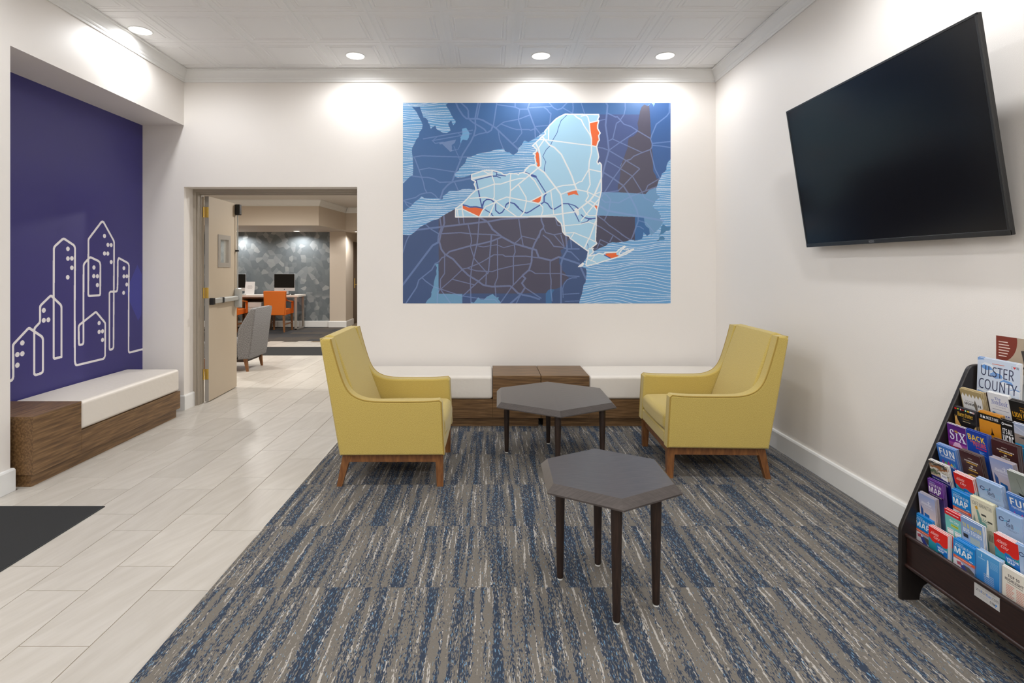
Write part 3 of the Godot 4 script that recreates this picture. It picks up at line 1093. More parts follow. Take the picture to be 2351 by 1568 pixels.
# ---------------------------------------------------------------- armchairs: local +x is the front
func build_armchairs() -> void:
	var t := thing("armchair", "yellow upholstered armchair on the doorway side of the low tables", "armchair", V(-0.70, 0, 4.135), 0.0, "pair of yellow armchairs")
	var edge := smooth_line(PackedVector2Array([Vector2(-0.401, 1.046), Vector2(-0.378, 0.955), Vector2(-0.338, 0.818), Vector2(-0.302, 0.722), Vector2(-0.258, 0.664), Vector2(-0.2, 0.632), Vector2(-0.128, 0.617), Vector2(0.0, 0.613), Vector2(0.227, 0.614), Vector2(0.348, 0.622)]), 3)
	var side := PackedVector2Array(edge)
	side.append_array(PackedVector2Array([Vector2(0.365, 0.606), Vector2(0.384, 0.240), Vector2(-0.340, 0.237), Vector2(-0.480, 1.026), Vector2(-0.462, 1.048)]))
	for s in [1.0, -1.0]:
		var st := begin()
		prism(st, side, (0.317 if s > 0 else -0.415), (0.415 if s > 0 else -0.317), 0.016, 3)
		var p := put("side_panel", done(st), M.yellow, t)
		# welt round the outer rim
		var line := PackedVector3Array()
		var run := PackedVector2Array(edge)
		run.append_array(PackedVector2Array([Vector2(0.365, 0.606), Vector2(0.374, 0.44), Vector2(0.384, 0.243)]))
		for k in run.size():
			var tan_ := (run[mini(k + 1, run.size() - 1)] - run[maxi(k - 1, 0)]).normalized()
			var v := run[k] - Vector2(-tan_.y, tan_.x) * 0.0035
			line.append(Vector3(v.x, v.y, 0.4112 * s))
		st = begin()
		tube(st, line, 0.0046, 8)
		put("welt", done(st), M.piping, p)
	var st2 := begin()
	prism(st2, PackedVector2Array([Vector2(-0.480, 1.050), Vector2(-0.44, 1.062), Vector2(-0.412, 1.050), Vector2(-0.392, 1.0), Vector2(-0.271, 0.655), Vector2(-0.185, 0.43), Vector2(-0.20, 0.33), Vector2(-0.355, 0.33)]), -0.316, 0.316, 0.024, 3)
	put("backrest", done(st2), M.yellow, t)
	st2 = begin()
	prism(st2, PackedVector2Array([Vector2(-0.484, 1.046), Vector2(-0.470, 1.049), Vector2(-0.33, 0.25), Vector2(-0.345, 0.24)]), -0.40, 0.40, 0.004, 1)
	put("back_panel", done(st2), M.yellow, t)
	st2 = begin()
	rbox(st2, Vector3(-0.20, 0.330, -0.314), Vector3(0.372, 0.462, 0.314), 0.035, 4, 0.02, 0.03, 8)
	put("seat_cushion", done(st2), M.yellow, t)
	st2 = begin()
	rbox(st2, Vector3(-0.33, 0.242, -0.316), Vector3(0.379, 0.332, 0.316), 0.012, 2, 0.0, 0.006, 4)
	put("front_rail", done(st2), M.yellow, t)
	st2 = begin()
	rbox(st2, Vector3(-0.29, 0.176, 0.333), Vector3(0.33, 0.238, 0.365), 0.003, 1)
	rbox(st2, Vector3(-0.29, 0.176, -0.365), Vector3(0.33, 0.238, -0.333), 0.003, 1)
	rbox(st2, Vector3(0.325, 0.176, -0.34), Vector3(0.355, 0.238, 0.34), 0.003, 1)
	rbox(st2, Vector3(-0.325, 0.176, -0.34), Vector3(-0.295, 0.238, 0.34), 0.003, 1)
	rbox(st2, Vector3(-0.31, 0.226, -0.345), Vector3(0.34, 0.240, 0.345), 0.002, 1)
	put("apron", done(st2), M.chair_wood, t)
	for z in [0.345, -0.345]:
		st2 = begin()
		taper(st2, Vector3(0.343, 0.238, z), Vector2(0.028, 0.026), Vector3(0.350, 0.0, z), Vector2(0.022, 0.021))
		put("leg", done(st2), M.chair_wood, t)
		st2 = begin()
		taper(st2, Vector3(-0.300, 0.238, z), Vector2(0.029, 0.026), Vector3(-0.358, 0.0, z), Vector2(0.018, 0.021))
		put("leg", done(st2), M.chair_wood, t)
	var c := t.duplicate()
	c.name = numbered("armchair")
	add_child(c)
	c.position = V(1.672, 0, 4.275)
	c.rotation.y = PI - deg_to_rad(1.6)
	c.set_meta("label", "yellow upholstered armchair by the room corner, with its back to the right wall")

# ---------------------------------------------------------------- six-sided tables
func hex_ring(r: float, y: float, turn: float) -> Array:
	var a := []
	for k in 6:
		var g := turn + TAU * k / 6.0
		a.append(Vector3(r * sin(g), y, r * cos(g)))
	return a

func hex_table(label: String, at: Vector3, r_top: float, r_edge: float, height: float, drop: float, lip: float, turn: float, feet: Array, leg_r: float, foot_r: float) -> void:
	var t := thing("side_table", label, "table", at, 0.0, "dark six-sided tables")
	var a := hex_ring(r_top, height, turn)
	var b := hex_ring(r_edge, height - drop, turn)
	var c := hex_ring(r_edge - 0.002, height - drop - lip, turn)
	var st := begin()
	for k in range(1, 5):
		tri(st, a[0], a[k], a[k + 1], Vector3.UP, Vector3.UP, Vector3.UP)
	for k in range(1, 5):
		tri(st, c[0], c[k], c[k + 1], Vector3.DOWN, Vector3.DOWN, Vector3.DOWN)
	for k in 6:
		var j := (k + 1) % 6
		var out: Vector3 = ((b[k] + b[j]) * Vector3(1, 0, 1)).normalized()
		var w := r_edge * 0.866 - r_top * 0.866
		quad(st, b[k], b[j], c[j], c[k], out)
		# the sloping border has its own grain direction: a separate board per side
		var sb := begin()
		quad(sb, a[k], a[j], b[j], b[k], (out * drop + Vector3.UP * w).normalized())
		put("bevelled_edge", done(sb), M.table_top, t)
	put("tabletop", done(st), M.table_top, t)
	for f in feet:
		st = begin()
		var top := height - drop - lip
		lathe(st, PackedVector2Array([Vector2(0.0, 0.012), Vector2(foot_r - 0.003, 0.012), Vector2(foot_r, 0.018), Vector2(leg_r, top - 0.02), Vector2(leg_r, top)]), 20, Transform3D(Basis(), Vector3(f[0], 0, -f[1])))
		var l := put("leg", done(st), M.espresso, t)
		st = begin()
		lathe(st, PackedVector2Array([Vector2(0.0, 0.0), Vector2(foot_r * 0.72, 0.0), Vector2(foot_r * 0.82, 0.004), Vector2(foot_r * 0.8, 0.013)]), 16, Transform3D(Basis(), Vector3(f[0], 0, -f[1])))
		put("glide", done(st), plain(rgb(214, 214, 210), 0.5), l)

func build_tables() -> void:
	hex_table("smaller dark brown hexagonal side table with a sloping rim, in front of the coffee table", V(0.563, 0, 2.592), 0.3145, 0.351, 0.565, 0.034, 0.008, deg_to_rad(-0.8), [[-0.217, 0.065], [-0.006, 0.188], [-0.015, -0.262], [0.193, -0.142]], 0.0255, 0.0165)
	hex_table("larger dark brown hexagonal coffee table with a sloping rim, between the two yellow armchairs", V(0.515, 0, 4.395), 0.494, 0.531, 0.50, 0.034, 0.008, deg_to_rad(-0.8), [[-0.377, 0.066], [-0.008, 0.288], [-0.018, -0.452], [0.350, -0.252]], 0.0255, 0.0165)

# ---------------------------------------------------------------- the television, tipped forward on its bracket
func build_television() -> void:
	var t := thing("television", "large black flat television tipped forward, mounted high on the right wall", "television", V(2.2825, 2.195, 3.220))
	t.basis = Basis(Vector3(0, 0, 1), Vector3(-0.1520, 0.9884, 0), Vector3(-0.9884, -0.1520, 0))
	var hw := 0.785
	var hh := 0.511
	var st := begin()
	rbox(st, Vector3(-hw, -hh, -0.022), Vector3(hw, hh, -0.002), 0.003, 1)
	rbox(st, Vector3(-hw + 0.12, -hh + 0.06, -0.050), Vector3(hw - 0.12, hh - 0.28, -0.02), 0.012, 2)
	put("housing", done(st), M.black, t)
	st = begin()
	var bz := 0.013
	rbox(st, Vector3(-hw, hh - bz, -0.004), Vector3(hw, hh, 0.003), 0.002, 1)
	rbox(st, Vector3(-hw, -hh, -0.004), Vector3(-hw + bz, hh, 0.003), 0.002, 1)
	rbox(st, Vector3(hw - bz, -hh, -0.004), Vector3(hw, hh, 0.003), 0.002, 1)
	rbox(st, Vector3(-hw, -hh, -0.004), Vector3(hw, -hh + 0.026, 0.004), 0.002, 1)
	var frame := put("bezel", done(st), plain(rgb(30, 31, 32), 0.3), t)
	st = begin()
	quad(st, Vector3(-hw + bz, -hh + 0.026, 0), Vector3(hw - bz, -hh + 0.026, 0), Vector3(hw - bz, hh - bz, 0), Vector3(-hw + bz, hh - bz, 0), Vector3.BACK)
	put("screen", done(st), M.black_gloss, t)
	var tm := TextMesh.new()
	tm.text = "VIZIO"
	tm.font = font("sans-bold")
	tm.font_size = 24
	tm.pixel_size = 0.00075
	tm.depth = 0.0006
	put("wordmark", tm, plain(rgb(120, 122, 124), 0.4), frame, Vector3(-0.10, -hh + 0.013, 0.0045))
	st = begin()
	for x in [-0.18, 0.18]:
		st = begin()
		rbox(st, Vector3(x - 0.02, -0.30, -0.075), Vector3(x + 0.02, 0.26, -0.048), 0.003, 1)
		put("bracket_arm", done(st), M.black, t)
	# wall plate, built upright: undo the tilt
	st = begin()
	var un := t.transform.affine_inverse()
	for y in [2.05, 2.33]:
		var lo := V(WALL_R - 0.012, y - 0.03, 3.55)
		var hi := V(WALL_R - 0.0005, y + 0.03, 2.89)
		rbox(st, Vector3(lo.x, lo.y, lo.z), Vector3(hi.x, hi.y, hi.z), 0.002, 1, 0, 0, 1, un)
	for z in [-3.40, -3.04]:
		rbox(st, Vector3(2.345, 2.04, z - 0.02), Vector3(WALL_R - 0.01, 2.09, z + 0.02), 0.003, 1, 0, 0, 1, un)
		rbox(st, Vector3(2.315, 2.30, z - 0.02), Vector3(WALL_R - 0.01, 2.35, z + 0.02), 0.003, 1, 0, 0, 1, un)
	put("wall_plate", done(st), M.black, t)

# ---------------------------------------------------------------- beyond the doorway
func orange_chair(label: String, at: Vector3) -> void:
	var t := thing("desk_chair", label, "chair", at, 0.0, "orange chairs at the far desk")
	# faces away from the viewer (front at -z); origin under the middle of the back
	var st := begin()
	prism(st, PackedVector2Array([Vector2(-0.232, 0.40), Vector2(0.232, 0.40), Vector2(0.262, 0.955), Vector2(0.245, 0.968), Vector2(-0.245, 0.968), Vector2(-0.262, 0.955)]), -0.09, 0.0, 0.018, 2)
	put("backrest", done(st), M.orange, t)
	for s in [-1.0, 1.0]:
		var xf := Transform3D(Basis(Vector3(0, 0, -1), Vector3(0, 1, 0), Vector3(1, 0, 0)), Vector3(0.222 * s - 0.03, 0, 0))
		st = begin()
		prism(st, smooth_line(PackedVector2Array([Vector2(0.05, 0.95), Vector2(0.10, 0.82), Vector2(0.20, 0.745), Vector2(0.40, 0.715), Vector2(0.56, 0.705)]), 3) + PackedVector2Array([Vector2(0.57, 0.69), Vector2(0.565, 0.41), Vector2(0.05, 0.40)]), 0.0, 0.06, 0.014, 2, xf)
		put("arm", done(st), M.orange, t)
	st = begin()
	rbox(st, Vector3(-0.2, 0.40, -0.56), Vector3(0.2, 0.53, -0.08), 0.03, 2)
	put("seat", done(st), M.orange, t)
	for s in [-1.0, 1.0]:
		st = begin()
		taper(st, Vector3(0.205 * s, 0.405, -0.05), Vector2(0.025, 0.025), Vector3(0.235 * s, 0.004, -0.005), Vector2(0.015, 0.015))
		put("leg", done(st), M.chair_wood, t)
		st = begin()
		taper(st, Vector3(0.215 * s, 0.405, -0.53), Vector2(0.025, 0.025), Vector3(0.22 * s, 0.004, -0.54), Vector2(0.016, 0.016))
		put("leg", done(st), M.chair_wood, t)
		st = begin()
		rbox(st, Vector3(0.222 * s - 0.01, 0.17, -0.53), Vector3(0.222 * s + 0.01, 0.20, -0.03), 0.002, 1)
		put("stretcher", done(st), M.chair_wood, t)

func computer(label: String, at: Vector3, turn: float) -> void:
	var t := thing("computer", label, "computer", at, turn, "desktop computers on the far desk")
	var silver := plain(rgb(214, 214, 216), 0.35, 0.3)
	var st := begin()
	rbox(st, Vector3(-0.262, 0.085, -0.02), Vector3(0.262, 0.512, 0.0), 0.006, 2)
	put("housing", done(st), silver, t)
	st = begin()
	rbox(st, Vector3(-0.258, 0.165, -0.002), Vector3(0.258, 0.509, 0.003), 0.002, 1)
	put("screen", done(st), M.black_gloss, t)
	st = begin()
	lathe(st, PackedVector2Array([Vector2(0.012, 0.0), Vector2(0.012, 0.002), Vector2(0.0, 0.002)]), 14, Transform3D(Basis(Vector3.RIGHT, PI / 2), Vector3(0, 0.124, 0.0)))
	prism(st, PackedVector2Array([Vector2(0.0, 0.137), Vector2(0.007, 0.145), Vector2(0.004, 0.136)]), 0.0, 0.002)
	put("emblem", done(st), M.black, t)
	st = begin()
	prism(st, PackedVector2Array([Vector2(-0.09, 0.0), Vector2(0.09, 0.0), Vector2(0.09, 0.008), Vector2(-0.09, 0.008)]), -0.10, 0.07, 0.003, 1)
	rbox(st, Vector3(-0.07, 0.006, -0.08), Vector3(0.07, 0.20, -0.07), 0.004, 1)
	rbox(st, Vector3(-0.07, 0.16, -0.08), Vector3(0.07, 0.20, -0.018), 0.004, 1)
	put("stand", done(st), silver, t)

func build_far_furniture() -> void:
	var y := 0.845
	var t := thing("desk", "white topped computer desk with a flat steel leg frame, against the grey wallpaper", "desk", V(-6.6, 0, 13.62))
	var st := begin()
	rbox(st, Vector3(-0.3, y - 0.052, 0.0), Vector3(1.94, y, 0.55), 0.006, 1)
	put("desk_top", done(st), plain(rgb(222, 214, 204), 0.45), t)
	st = begin()
	for z in [0.03, 0.53]:
		rbox(st, Vector3(1.84, 0.0, z - 0.028), Vector3(1.90, y - 0.052, z), 0.004, 1)
	rbox(st, Vector3(1.84, 0.0, 0.0), Vector3(1.90, 0.03, 0.53), 0.004, 1)
	put("leg_frame", done(st), M.steel, t)
	t = thing("cabinet", "open brown cabinet with a shelf under the white desk", "cabinet", V(-6.05, 0, 13.58))
	st = begin()
	rbox(st, Vector3(0.0, 0.0, 0.0), Vector3(0.03, 0.79, 0.45), 0.002, 1)
	rbox(st, Vector3(0.52, 0.0, 0.0), Vector3(0.55, 0.79, 0.45), 0.002, 1)
	rbox(st, Vector3(0.03, 0.76, 0.0), Vector3(0.52, 0.79, 0.45), 0.002, 1)
	rbox(st, Vector3(0.03, 0.0, 0.0), Vector3(0.52, 0.79, 0.015), 0.002, 1)
	put("carcass", done(st), M.walnut, t)
	st = begin()
	rbox(st, Vector3(0.03, 0.40, 0.015), Vector3(0.52, 0.425, 0.44), 0.002, 1)
	put("shelf", done(st), M.walnut, t)
	st = begin()
	rbox(st, Vector3(0.03, 0.04, 0.015), Vector3(0.52, 0.09, 0.44), 0.002, 1)
	put("bottom_board", done(st), M.walnut, t)
	t = thing("printer", "white box-shaped printer on the shelf of the brown cabinet", "printer", V(-5.99, 0.428, 13.50))
	st = begin()
	rbox(st, Vector3(0.0, 0.0, 0.0), Vector3(0.40, 0.115, 0.36), 0.006, 2)
	put("paper_tray", done(st), plain(rgb(220, 216, 210), 0.5), t)
	st = begin()
	rbox(st, Vector3(0.0, 0.12, 0.0), Vector3(0.40, 0.235, 0.36), 0.006, 2)
	put("printer_body", done(st), plain(rgb(224, 221, 216), 0.5), t)
	orange_chair("orange leather desk chair in full view at the white desk", V(-5.035, 0, 12.55))
	orange_chair("orange leather desk chair almost hidden behind the open door leaf", V(-6.15, 0, 12.55))
	computer("silver computer with a black screen on the white desk, right of the standing sign", V(-5.13, y, 13.42), deg_to_rad(-3))
	computer("silver computer partly hidden by the door leaf, left of the standing sign", V(-6.36, y, 13.42), deg_to_rad(3))
	t = thing("desk_sign", "white sheet in a standing clear holder between the two computers", "sign", V(-5.93, y, 13.25), deg_to_rad(4))
	st = begin()
	var lean := Transform3D(Basis(Vector3.RIGHT, deg_to_rad(-12)), Vector3.ZERO)
	rbox(st, Vector3(-0.115, 0.003, -0.004), Vector3(0.115, 0.325, 0.0), 0.001, 1, 0, 0, 1, lean)
	rbox(st, Vector3(-0.115, 0.0, -0.09), Vector3(0.115, 0.004, 0.012), 0.001, 1)
	put("sheet", done(st), plain(rgb(232, 232, 232), 0.4), t)
	st = begin()
	for k in 3:
		var w: float = [0.05, 0.075, 0.055][k]
		rbox(st, Vector3(-w, 0.215 - 0.026 * k, 0.0), Vector3(w, 0.223 - 0.026 * k, 0.0006), 0.0002, 1, 0, 0, 1, lean)
	put("print", done(st), plain(rgb(150, 150, 152), 0.6), t)
	t = thing("keyboard", "dark keyboard on the desk in front of the right-hand computer", "keyboard", V(-5.13, y, 13.22))
	st = begin()
	rbox(st, Vector3(-0.2, 0.0, -0.06), Vector3(0.2, 0.018, 0.06), 0.005, 1)
	put("keyboard_base", done(st), M.black, t)
	st = begin()
	for i in 14:
		for k in 5:
			rbox(st, Vector3(-0.19 + 0.027 * i, 0.016, -0.052 + 0.021 * k), Vector3(-0.19 + 0.027 * i + 0.022, 0.023, -0.052 + 0.021 * k + 0.017), 0.002, 1)
	var keys := put("keys", done(st), plain(rgb(34, 34, 36), 0.5), t)
	keys.set_meta("kind", "stuff")
	for a in [[-4.83, "dark computer mouse on the desk right of the keyboard", M.black], [-6.02, "grey computer mouse on the desk left of the standing sign", M.alu]]:
		t = thing("computer_mouse", a[1], "mouse", V(a[0], y, 13.17))
		st = begin()
		rbox(st, Vector3(-0.032, 0.0, -0.055), Vector3(0.032, 0.03, 0.055), 0.024, 3, 0.006, 0.0, 2)
		put("mouse_body", done(st), a[2], t)
	# grey tweed chair whose back shows past the door leaf
	t = thing("lounge_chair", "grey tweed lounge chair seen from behind, half hidden by the open door", "chair", V(-3.52, 0, 7.86))
	st = begin()
	prism(st, PackedVector2Array([Vector2(0.012, 0.255), Vector2(-0.002, 0.19), Vector2(-0.17, 0.18), Vector2(-0.185, 0.42), Vector2(-0.165, 0.63), Vector2(0.005, 0.915), Vector2(0.035, 0.935), Vector2(0.085, 0.93), Vector2(0.093, 0.905), Vector2(0.055, 0.60)]), -0.62, 0.0, 0.025, 3)
	put("backrest", done(st), M.tweed, t)
	st = begin()
	rbox(st, Vector3(-0.72, 0.20, -0.60), Vector3(-0.16, 0.44, -0.02), 0.04, 3)
	put("seat", done(st), M.tweed, t)
	for x in [-0.045, -0.66]:
		for z in [-0.05, -0.55]:
			st = begin()
			taper(st, Vector3(x - 0.03, 0.19, z), Vector2(0.026, 0.022), Vector3(x, 0.0, z), Vector2(0.014, 0.014))
			put("leg", done(st), M.chair_wood, t)
	st = begin()
	rbox(st, Vector3(-0.68, 0.14, -0.57), Vector3(-0.06, 0.19, -0.03), 0.004, 1)
	put("seat_frame", done(st), M.espresso, t)

func build_mats() -> void:
	var st := begin()
	rbox(st, Vector3(-0.80, 0.0, -1.30), Vector3(0.0, 0.008, 0.0), 0.003, 1)
	var t := thing("floor_mat", "black ribbed entrance mat on the stone floor before the walnut bench", "mat", V(-2.485, 0, 2.16))
	put("pile", done(st), M.mat_black, t)
	st = begin()
	for s in [[-0.80, -1.305, 0.006, -1.285], [-0.014, -1.305, 0.006, 0.0]]:
		rbox(st, Vector3(s[0], 0.0, s[1]), Vector3(s[2], 0.006, s[3]), 0.002, 1)
	put("rubber_border", done(st), plain(rgb(46, 47, 49), 0.7), t)
	st = begin()
	rbox(st, V(-4.9, 0.0, 9.34), V(-0.9, 0.009, 10.28), 0.003, 1)
	var m := put("runner_mat", done(st), M.mat_black, self)
	tag(m, "long charcoal runner mat across the floor of the far room", "mat")

# ---------------------------------------------------------------- the map mural: flat print, traced shape by shape
func land(im: Image, col: Color, a: Array) -> void:
	fill_poly(im, pts(a), col)

func map_picture() -> Image:
	var im := Image.create(1600, 1200, false, Image.FORMAT_RGBA8)
	var mask := Image.create(1600, 1200, false, Image.FORMAT_RGBA8)
	var road := Image.create(1600, 1200, false, Image.FORMAT_RGBA8)
	road.fill(rgb(134, 156, 206, 0.52))
	var white := rgb(232, 234, 236)
	var river := rgb(58, 84, 158)
	im.fill(rgb(106, 162, 210))
	# waves
	var y := -30.0
	var k := 0
	while y < 1260.0:
		var line := PackedVector2Array()
		for i in 81:
			var x := i * 20.0
			var amp := 6.0 + 11.0 * smoothstep(700.0, 1200.0, y)
			line.append(Vector2(x, y + amp * sin(x * 0.0115 + k * 0.23 + 1.2) + 5.0 * sin(x * 0.021 - k * 0.31) + 3.0 * sin(x * 0.006 + k)))
		stroke(im, line, 3.2, rgb(206, 220, 236))
		y += 12.5 + 3.0 * sin(k * 1.7) + 4.0 * smoothstep(600.0, 1100.0, y)
		k += 1
	land(im, rgb(66, 106, 158), [280, -6, 258, 9, 261, 21, 276, 42, 289, 69, 302, 94, 315, 106, 315, 119, 302, 133, 294, 122, 292, 109, 285, 106, 280, 114, 270, 119, 274, 138, 282, 151, 284, 167, 262, 180, 241, 179, 217, 166, 200, 156, 196, 138, 188, 138, 175, 146, 167, 156, 163, 143, 160, 129, 152, 122, 148, 103, 135, 89, 122, 86, 118, 71, 107, 42, 102, 23, 74, 26, 54, 23, 69, 39, 82, 55, 98, 87, 111, 111, 118, 133, 114, 156, 99, 175, 94, 204, 79, 220, 69, 244, 57, 266, 54, 282, 55, 303, 59, 327, 61, 383, 62, 388, 59, 433, 39, 444, 21, 462, -1, 486, -1, 654, 26, 632, 42, 624, 74, 590, 98, 574, 111, 559, 127, 569, 169, 571, 215, 571, 223, 577, 236, 578, 241, 569, 237, 558, 260, 545, 278, 526, 331, 526, 358, 515, 398, 513, 414, 518, 435, 519, 435, 507, 426, 486, 434, 470, 411, 459, 408, 428, 395, 436, 366, 444, 326, 446, 309, 440, 309, 422, 334, 404, 339, 388, 339, 393, 350, 380, 371, 361, 379, 337, 384, 327, 408, 321, 427, 313, 459, 300, 491, 297, 533, 287, 538, 284, 570, 276, 605, 275, 610, 289, 623, 295, 637, 295, 650, 307, 661, 310, 669, 307, 687, 292, 688, 274, 711, 250, 722, 228, 732, 227, 751, 234, 762, 227, 793, 210, 815, 194, 846, 167, 878, 127, 916, 95, 969, 66, 1053, 67, 1171, 69, 1414, 69, 1427, 23, 1443, 10, 1462, 18, 1480, 0, 1480, -6])
	land(im, rgb(70, 86, 134), [1171, 69, 1414, 69, 1409, 95, 1402, 122, 1407, 154, 1401, 175, 1377, 199, 1350, 210, 1345, 231, 1342, 274, 1332, 295, 1321, 329, 1310, 356, 1300, 377, 1300, 393, 1300, 417, 1294, 462, 1285, 494, 1284, 510, 1292, 535, 1186, 534, 1188, 388, 1186, 369, 1176, 356, 1167, 368, 1160, 353, 1170, 324, 1167, 305, 1158, 263, 1167, 231, 1174, 223, 1170, 196, 1179, 180, 1164, 154, 1164, 133, 1170, 109, 1164, 98, 1171, 82])
	land(im, rgb(58, 94, 148), [1472, 13, 1480, 0, 1491, 4, 1499, 21, 1507, 0, 1602, -6, 1602, 335, 1592, 345, 1584, 353, 1576, 375, 1573, 393, 1576, 396, 1563, 414, 1548, 422, 1544, 438, 1536, 454, 1515, 452, 1512, 436, 1496, 409, 1494, 388, 1494, 316, 1488, 276, 1482, 207, 1480, 122, 1476, 69])
	land(im, rgb(80, 77, 94), [1414, 69, 1417, 50, 1427, 23, 1443, 10, 1462, 18, 1472, 13, 1476, 69, 1480, 122, 1482, 207, 1488, 276, 1494, 316, 1495, 393, 1496, 409, 1512, 436, 1515, 452, 1536, 454, 1528, 465, 1523, 483, 1515, 507, 1504, 510, 1483, 518, 1464, 537, 1451, 545, 1292, 535, 1284, 510, 1285, 494, 1294, 462, 1300, 417, 1300, 383, 1310, 356, 1321, 329, 1332, 295, 1342, 274, 1345, 231, 1350, 210, 1377, 199, 1401, 175, 1407, 154, 1402, 122, 1409, 95])
	land(im, rgb(108, 152, 192), [1186, 534, 1292, 535, 1451, 545, 1470, 523, 1491, 515, 1515, 507, 1515, 537, 1523, 553, 1536, 558, 1531, 571, 1509, 582, 1507, 598, 1491, 619, 1504, 632, 1525, 646, 1536, 667, 1544, 680, 1536, 694, 1555, 712, 1544, 733, 1528, 755, 1502, 779, 1486, 792, 1472, 781, 1446, 728, 1440, 688, 1387, 683, 1162, 676, 1162, 654, 1172, 590])
	land(im, rgb(56, 104, 158), [1387, 682, 1440, 687, 1446, 728, 1456, 741, 1472, 752, 1475, 787, 1459, 795, 1438, 776, 1435, 797, 1436, 792, 1430, 813, 1403, 821, 1382, 826])
	land(im, rgb(66, 65, 86), [1158, 674, 1387, 682, 1386, 821, 1366, 818, 1348, 824, 1332, 829, 1297, 834, 1276, 836, 1252, 834, 1239, 837, 1225, 842, 1212, 856, 1194, 861, 1170, 872, 1156, 882, 1140, 885, 1131, 868, 1159, 842, 1154, 826, 1155, 792])
	land(im, rgb(56, 80, 124), [-3, 789, 26, 792, 47, 791, 76, 768, 100, 744, 135, 726, 177, 704, 215, 694, 241, 675, 262, 662, 292, 646, 314, 632, 331, 683, 528, 683, 910, 683, 923, 704, 942, 715, 950, 736, 950, 760, 963, 787, 995, 799, 999, 810, 1051, 849, 1105, 888, 1095, 930, 1085, 946, 1071, 962, 1066, 975, 1071, 983, 1093, 990, 1097, 1005, 1097, 1026, 1091, 1074, 1079, 1090, 1077, 1106, 1069, 1146, 1058, 1175, 1050, 1217, -3, 1217, -3, 792])
	land(im, rgb(72, 70, 90), [214, 692, 241, 675, 262, 662, 292, 646, 314, 632, 331, 683, 528, 683, 910, 683, 923, 704, 942, 715, 950, 736, 950, 760, 963, 787, 995, 799, 999, 810, 985, 824, 982, 845, 963, 869, 942, 882, 945, 895, 950, 909, 934, 930, 934, 962, 950, 978, 953, 1002, 969, 1018, 979, 1036, 993, 1047, 963, 1071, 955, 1087, 942, 1103, 905, 1116, 878, 1118, 860, 1140, 215, 1142])
	land(im, rgb(102, 150, 186), [131, 1207, 146, 1180, 167, 1162, 171, 1143, 169, 1135, 176, 1116, 183, 1098, 185, 1074, 193, 1042, 201, 1026, 199, 1005, 203, 986, 192, 965, 212, 961, 214, 1142, 355, 1143, 355, 1207])
	land(im, rgb(104, 152, 190), [407, 1207, 408, 1191, 424, 1196, 451, 1163, 461, 1175, 485, 1177, 501, 1160, 531, 1146, 523, 1151, 536, 1143, 549, 1156, 557, 1164, 573, 1163, 570, 1175, 584, 1193, 584, 1207])
	land(im, rgb(58, 106, 156), [854, 1207, 854, 1140, 868, 1120, 884, 1115, 905, 1118, 892, 1140, 889, 1164, 889, 1207])
	land(im, rgb(74, 126, 168), [1539, 781, 1544, 741, 1555, 726, 1576, 741, 1600, 741, 1594, 763, 1571, 768, 1560, 779, 1528, 795])
	land(im, rgb(74, 126, 168), [1515, 821, 1531, 816, 1533, 802, 1552, 797, 1565, 808, 1563, 818, 1533, 821, 1525, 829])
	land(im, rgb(112, 168, 212), [354, 154, 378, 149, 384, 158, 398, 180, 394, 207, 384, 223, 358, 219, 350, 228, 347, 244, 343, 234, 346, 212, 343, 208, 355, 186])
	land(im, rgb(112, 139, 184), [220, 248, 217, 239, 318, 219, 310, 239, 292, 252, 294, 287, 284, 293, 236, 247])
	# roads of the neighbouring states, one pale translucent layer
	stroke(mask, pts([315, -6, 329, 29, 358, 74, 379, 93, 398, 95, 448, 95, 477, 103, 533, 135, 554, 149, 687, 276]), 10.1, Color.WHITE)
	stroke(mask, pts([342, -6, 382, 31, 390, 45, 392, 87, 400, 101, 422, 119, 464, 143, 488, 159, 501, 178]), 9.0, Color.WHITE)
	stroke(mask, pts([451, -6, 432, 90, 434, 154, 424, 194, 408, 228, 358, 308, 342, 348, 321, 401, 310, 428, 294, 473]), 9.6, Color.WHITE)
	stroke(mask, pts([464, -6, 443, 90]), 7.4, Color.WHITE)
	stroke(mask, pts([422, 199, 454, 186, 507, 175, 528, 162, 533, 143]), 7.4, Color.WHITE)
	stroke(mask, pts([507, 178, 528, 164, 541, 135, 562, -6]), 7.4, Color.WHITE)
	stroke(mask, pts([63, 324, 114, 316, 225, 320, 358, 324, 408, 323]), 6.9, Color.WHITE)
	stroke(mask, pts([69, 327, 95, 396, 111, 441, 122, 473, 130, 513, 143, 537]), 6.9, Color.WHITE)
	stroke(mask, pts([100, 400, 156, 389, 310, 413]), 6.4, Color.WHITE)
	stroke(mask, pts([55, 437, 114, 445, 151, 446, 185, 454, 220, 475, 286, 473]), 7.4, Color.WHITE)
	stroke(mask, pts([408, 452, 294, 473, 268, 491, 241, 521, 223, 574]), 10.1, Color.WHITE)
	stroke(mask, pts([5, 583, 76, 566, 103, 547, 135, 539, 169, 537, 193, 553, 207, 571]), 6.9, Color.WHITE)
	stroke(mask, pts([5, 587, 58, 608]), 6.4, Color.WHITE)
	stroke(mask, pts([13, 592, 23, 611, 42, 624]), 6.4, Color.WHITE)
	stroke(mask, pts([310, 475, 331, 525]), 6.9, Color.WHITE)
	stroke(mask, pts([122, 215, 416, 163]), 6.9, Color.WHITE)
	stroke(mask, pts([175, 226, 408, 184]), 6.4, Color.WHITE)
	stroke(mask, pts([204, 203, 177, 226, 193, 242, 241, 234]), 4.8, Color.WHITE)
	stroke(mask, pts([329, 180, 350, 194]), 4.2, Color.WHITE)
	stroke(mask, pts([345, 242, 331, 276, 289, 287]), 4.2, Color.WHITE)
	stroke(mask, pts([305, 260, 329, 313, 339, 340]), 4.2, Color.WHITE)
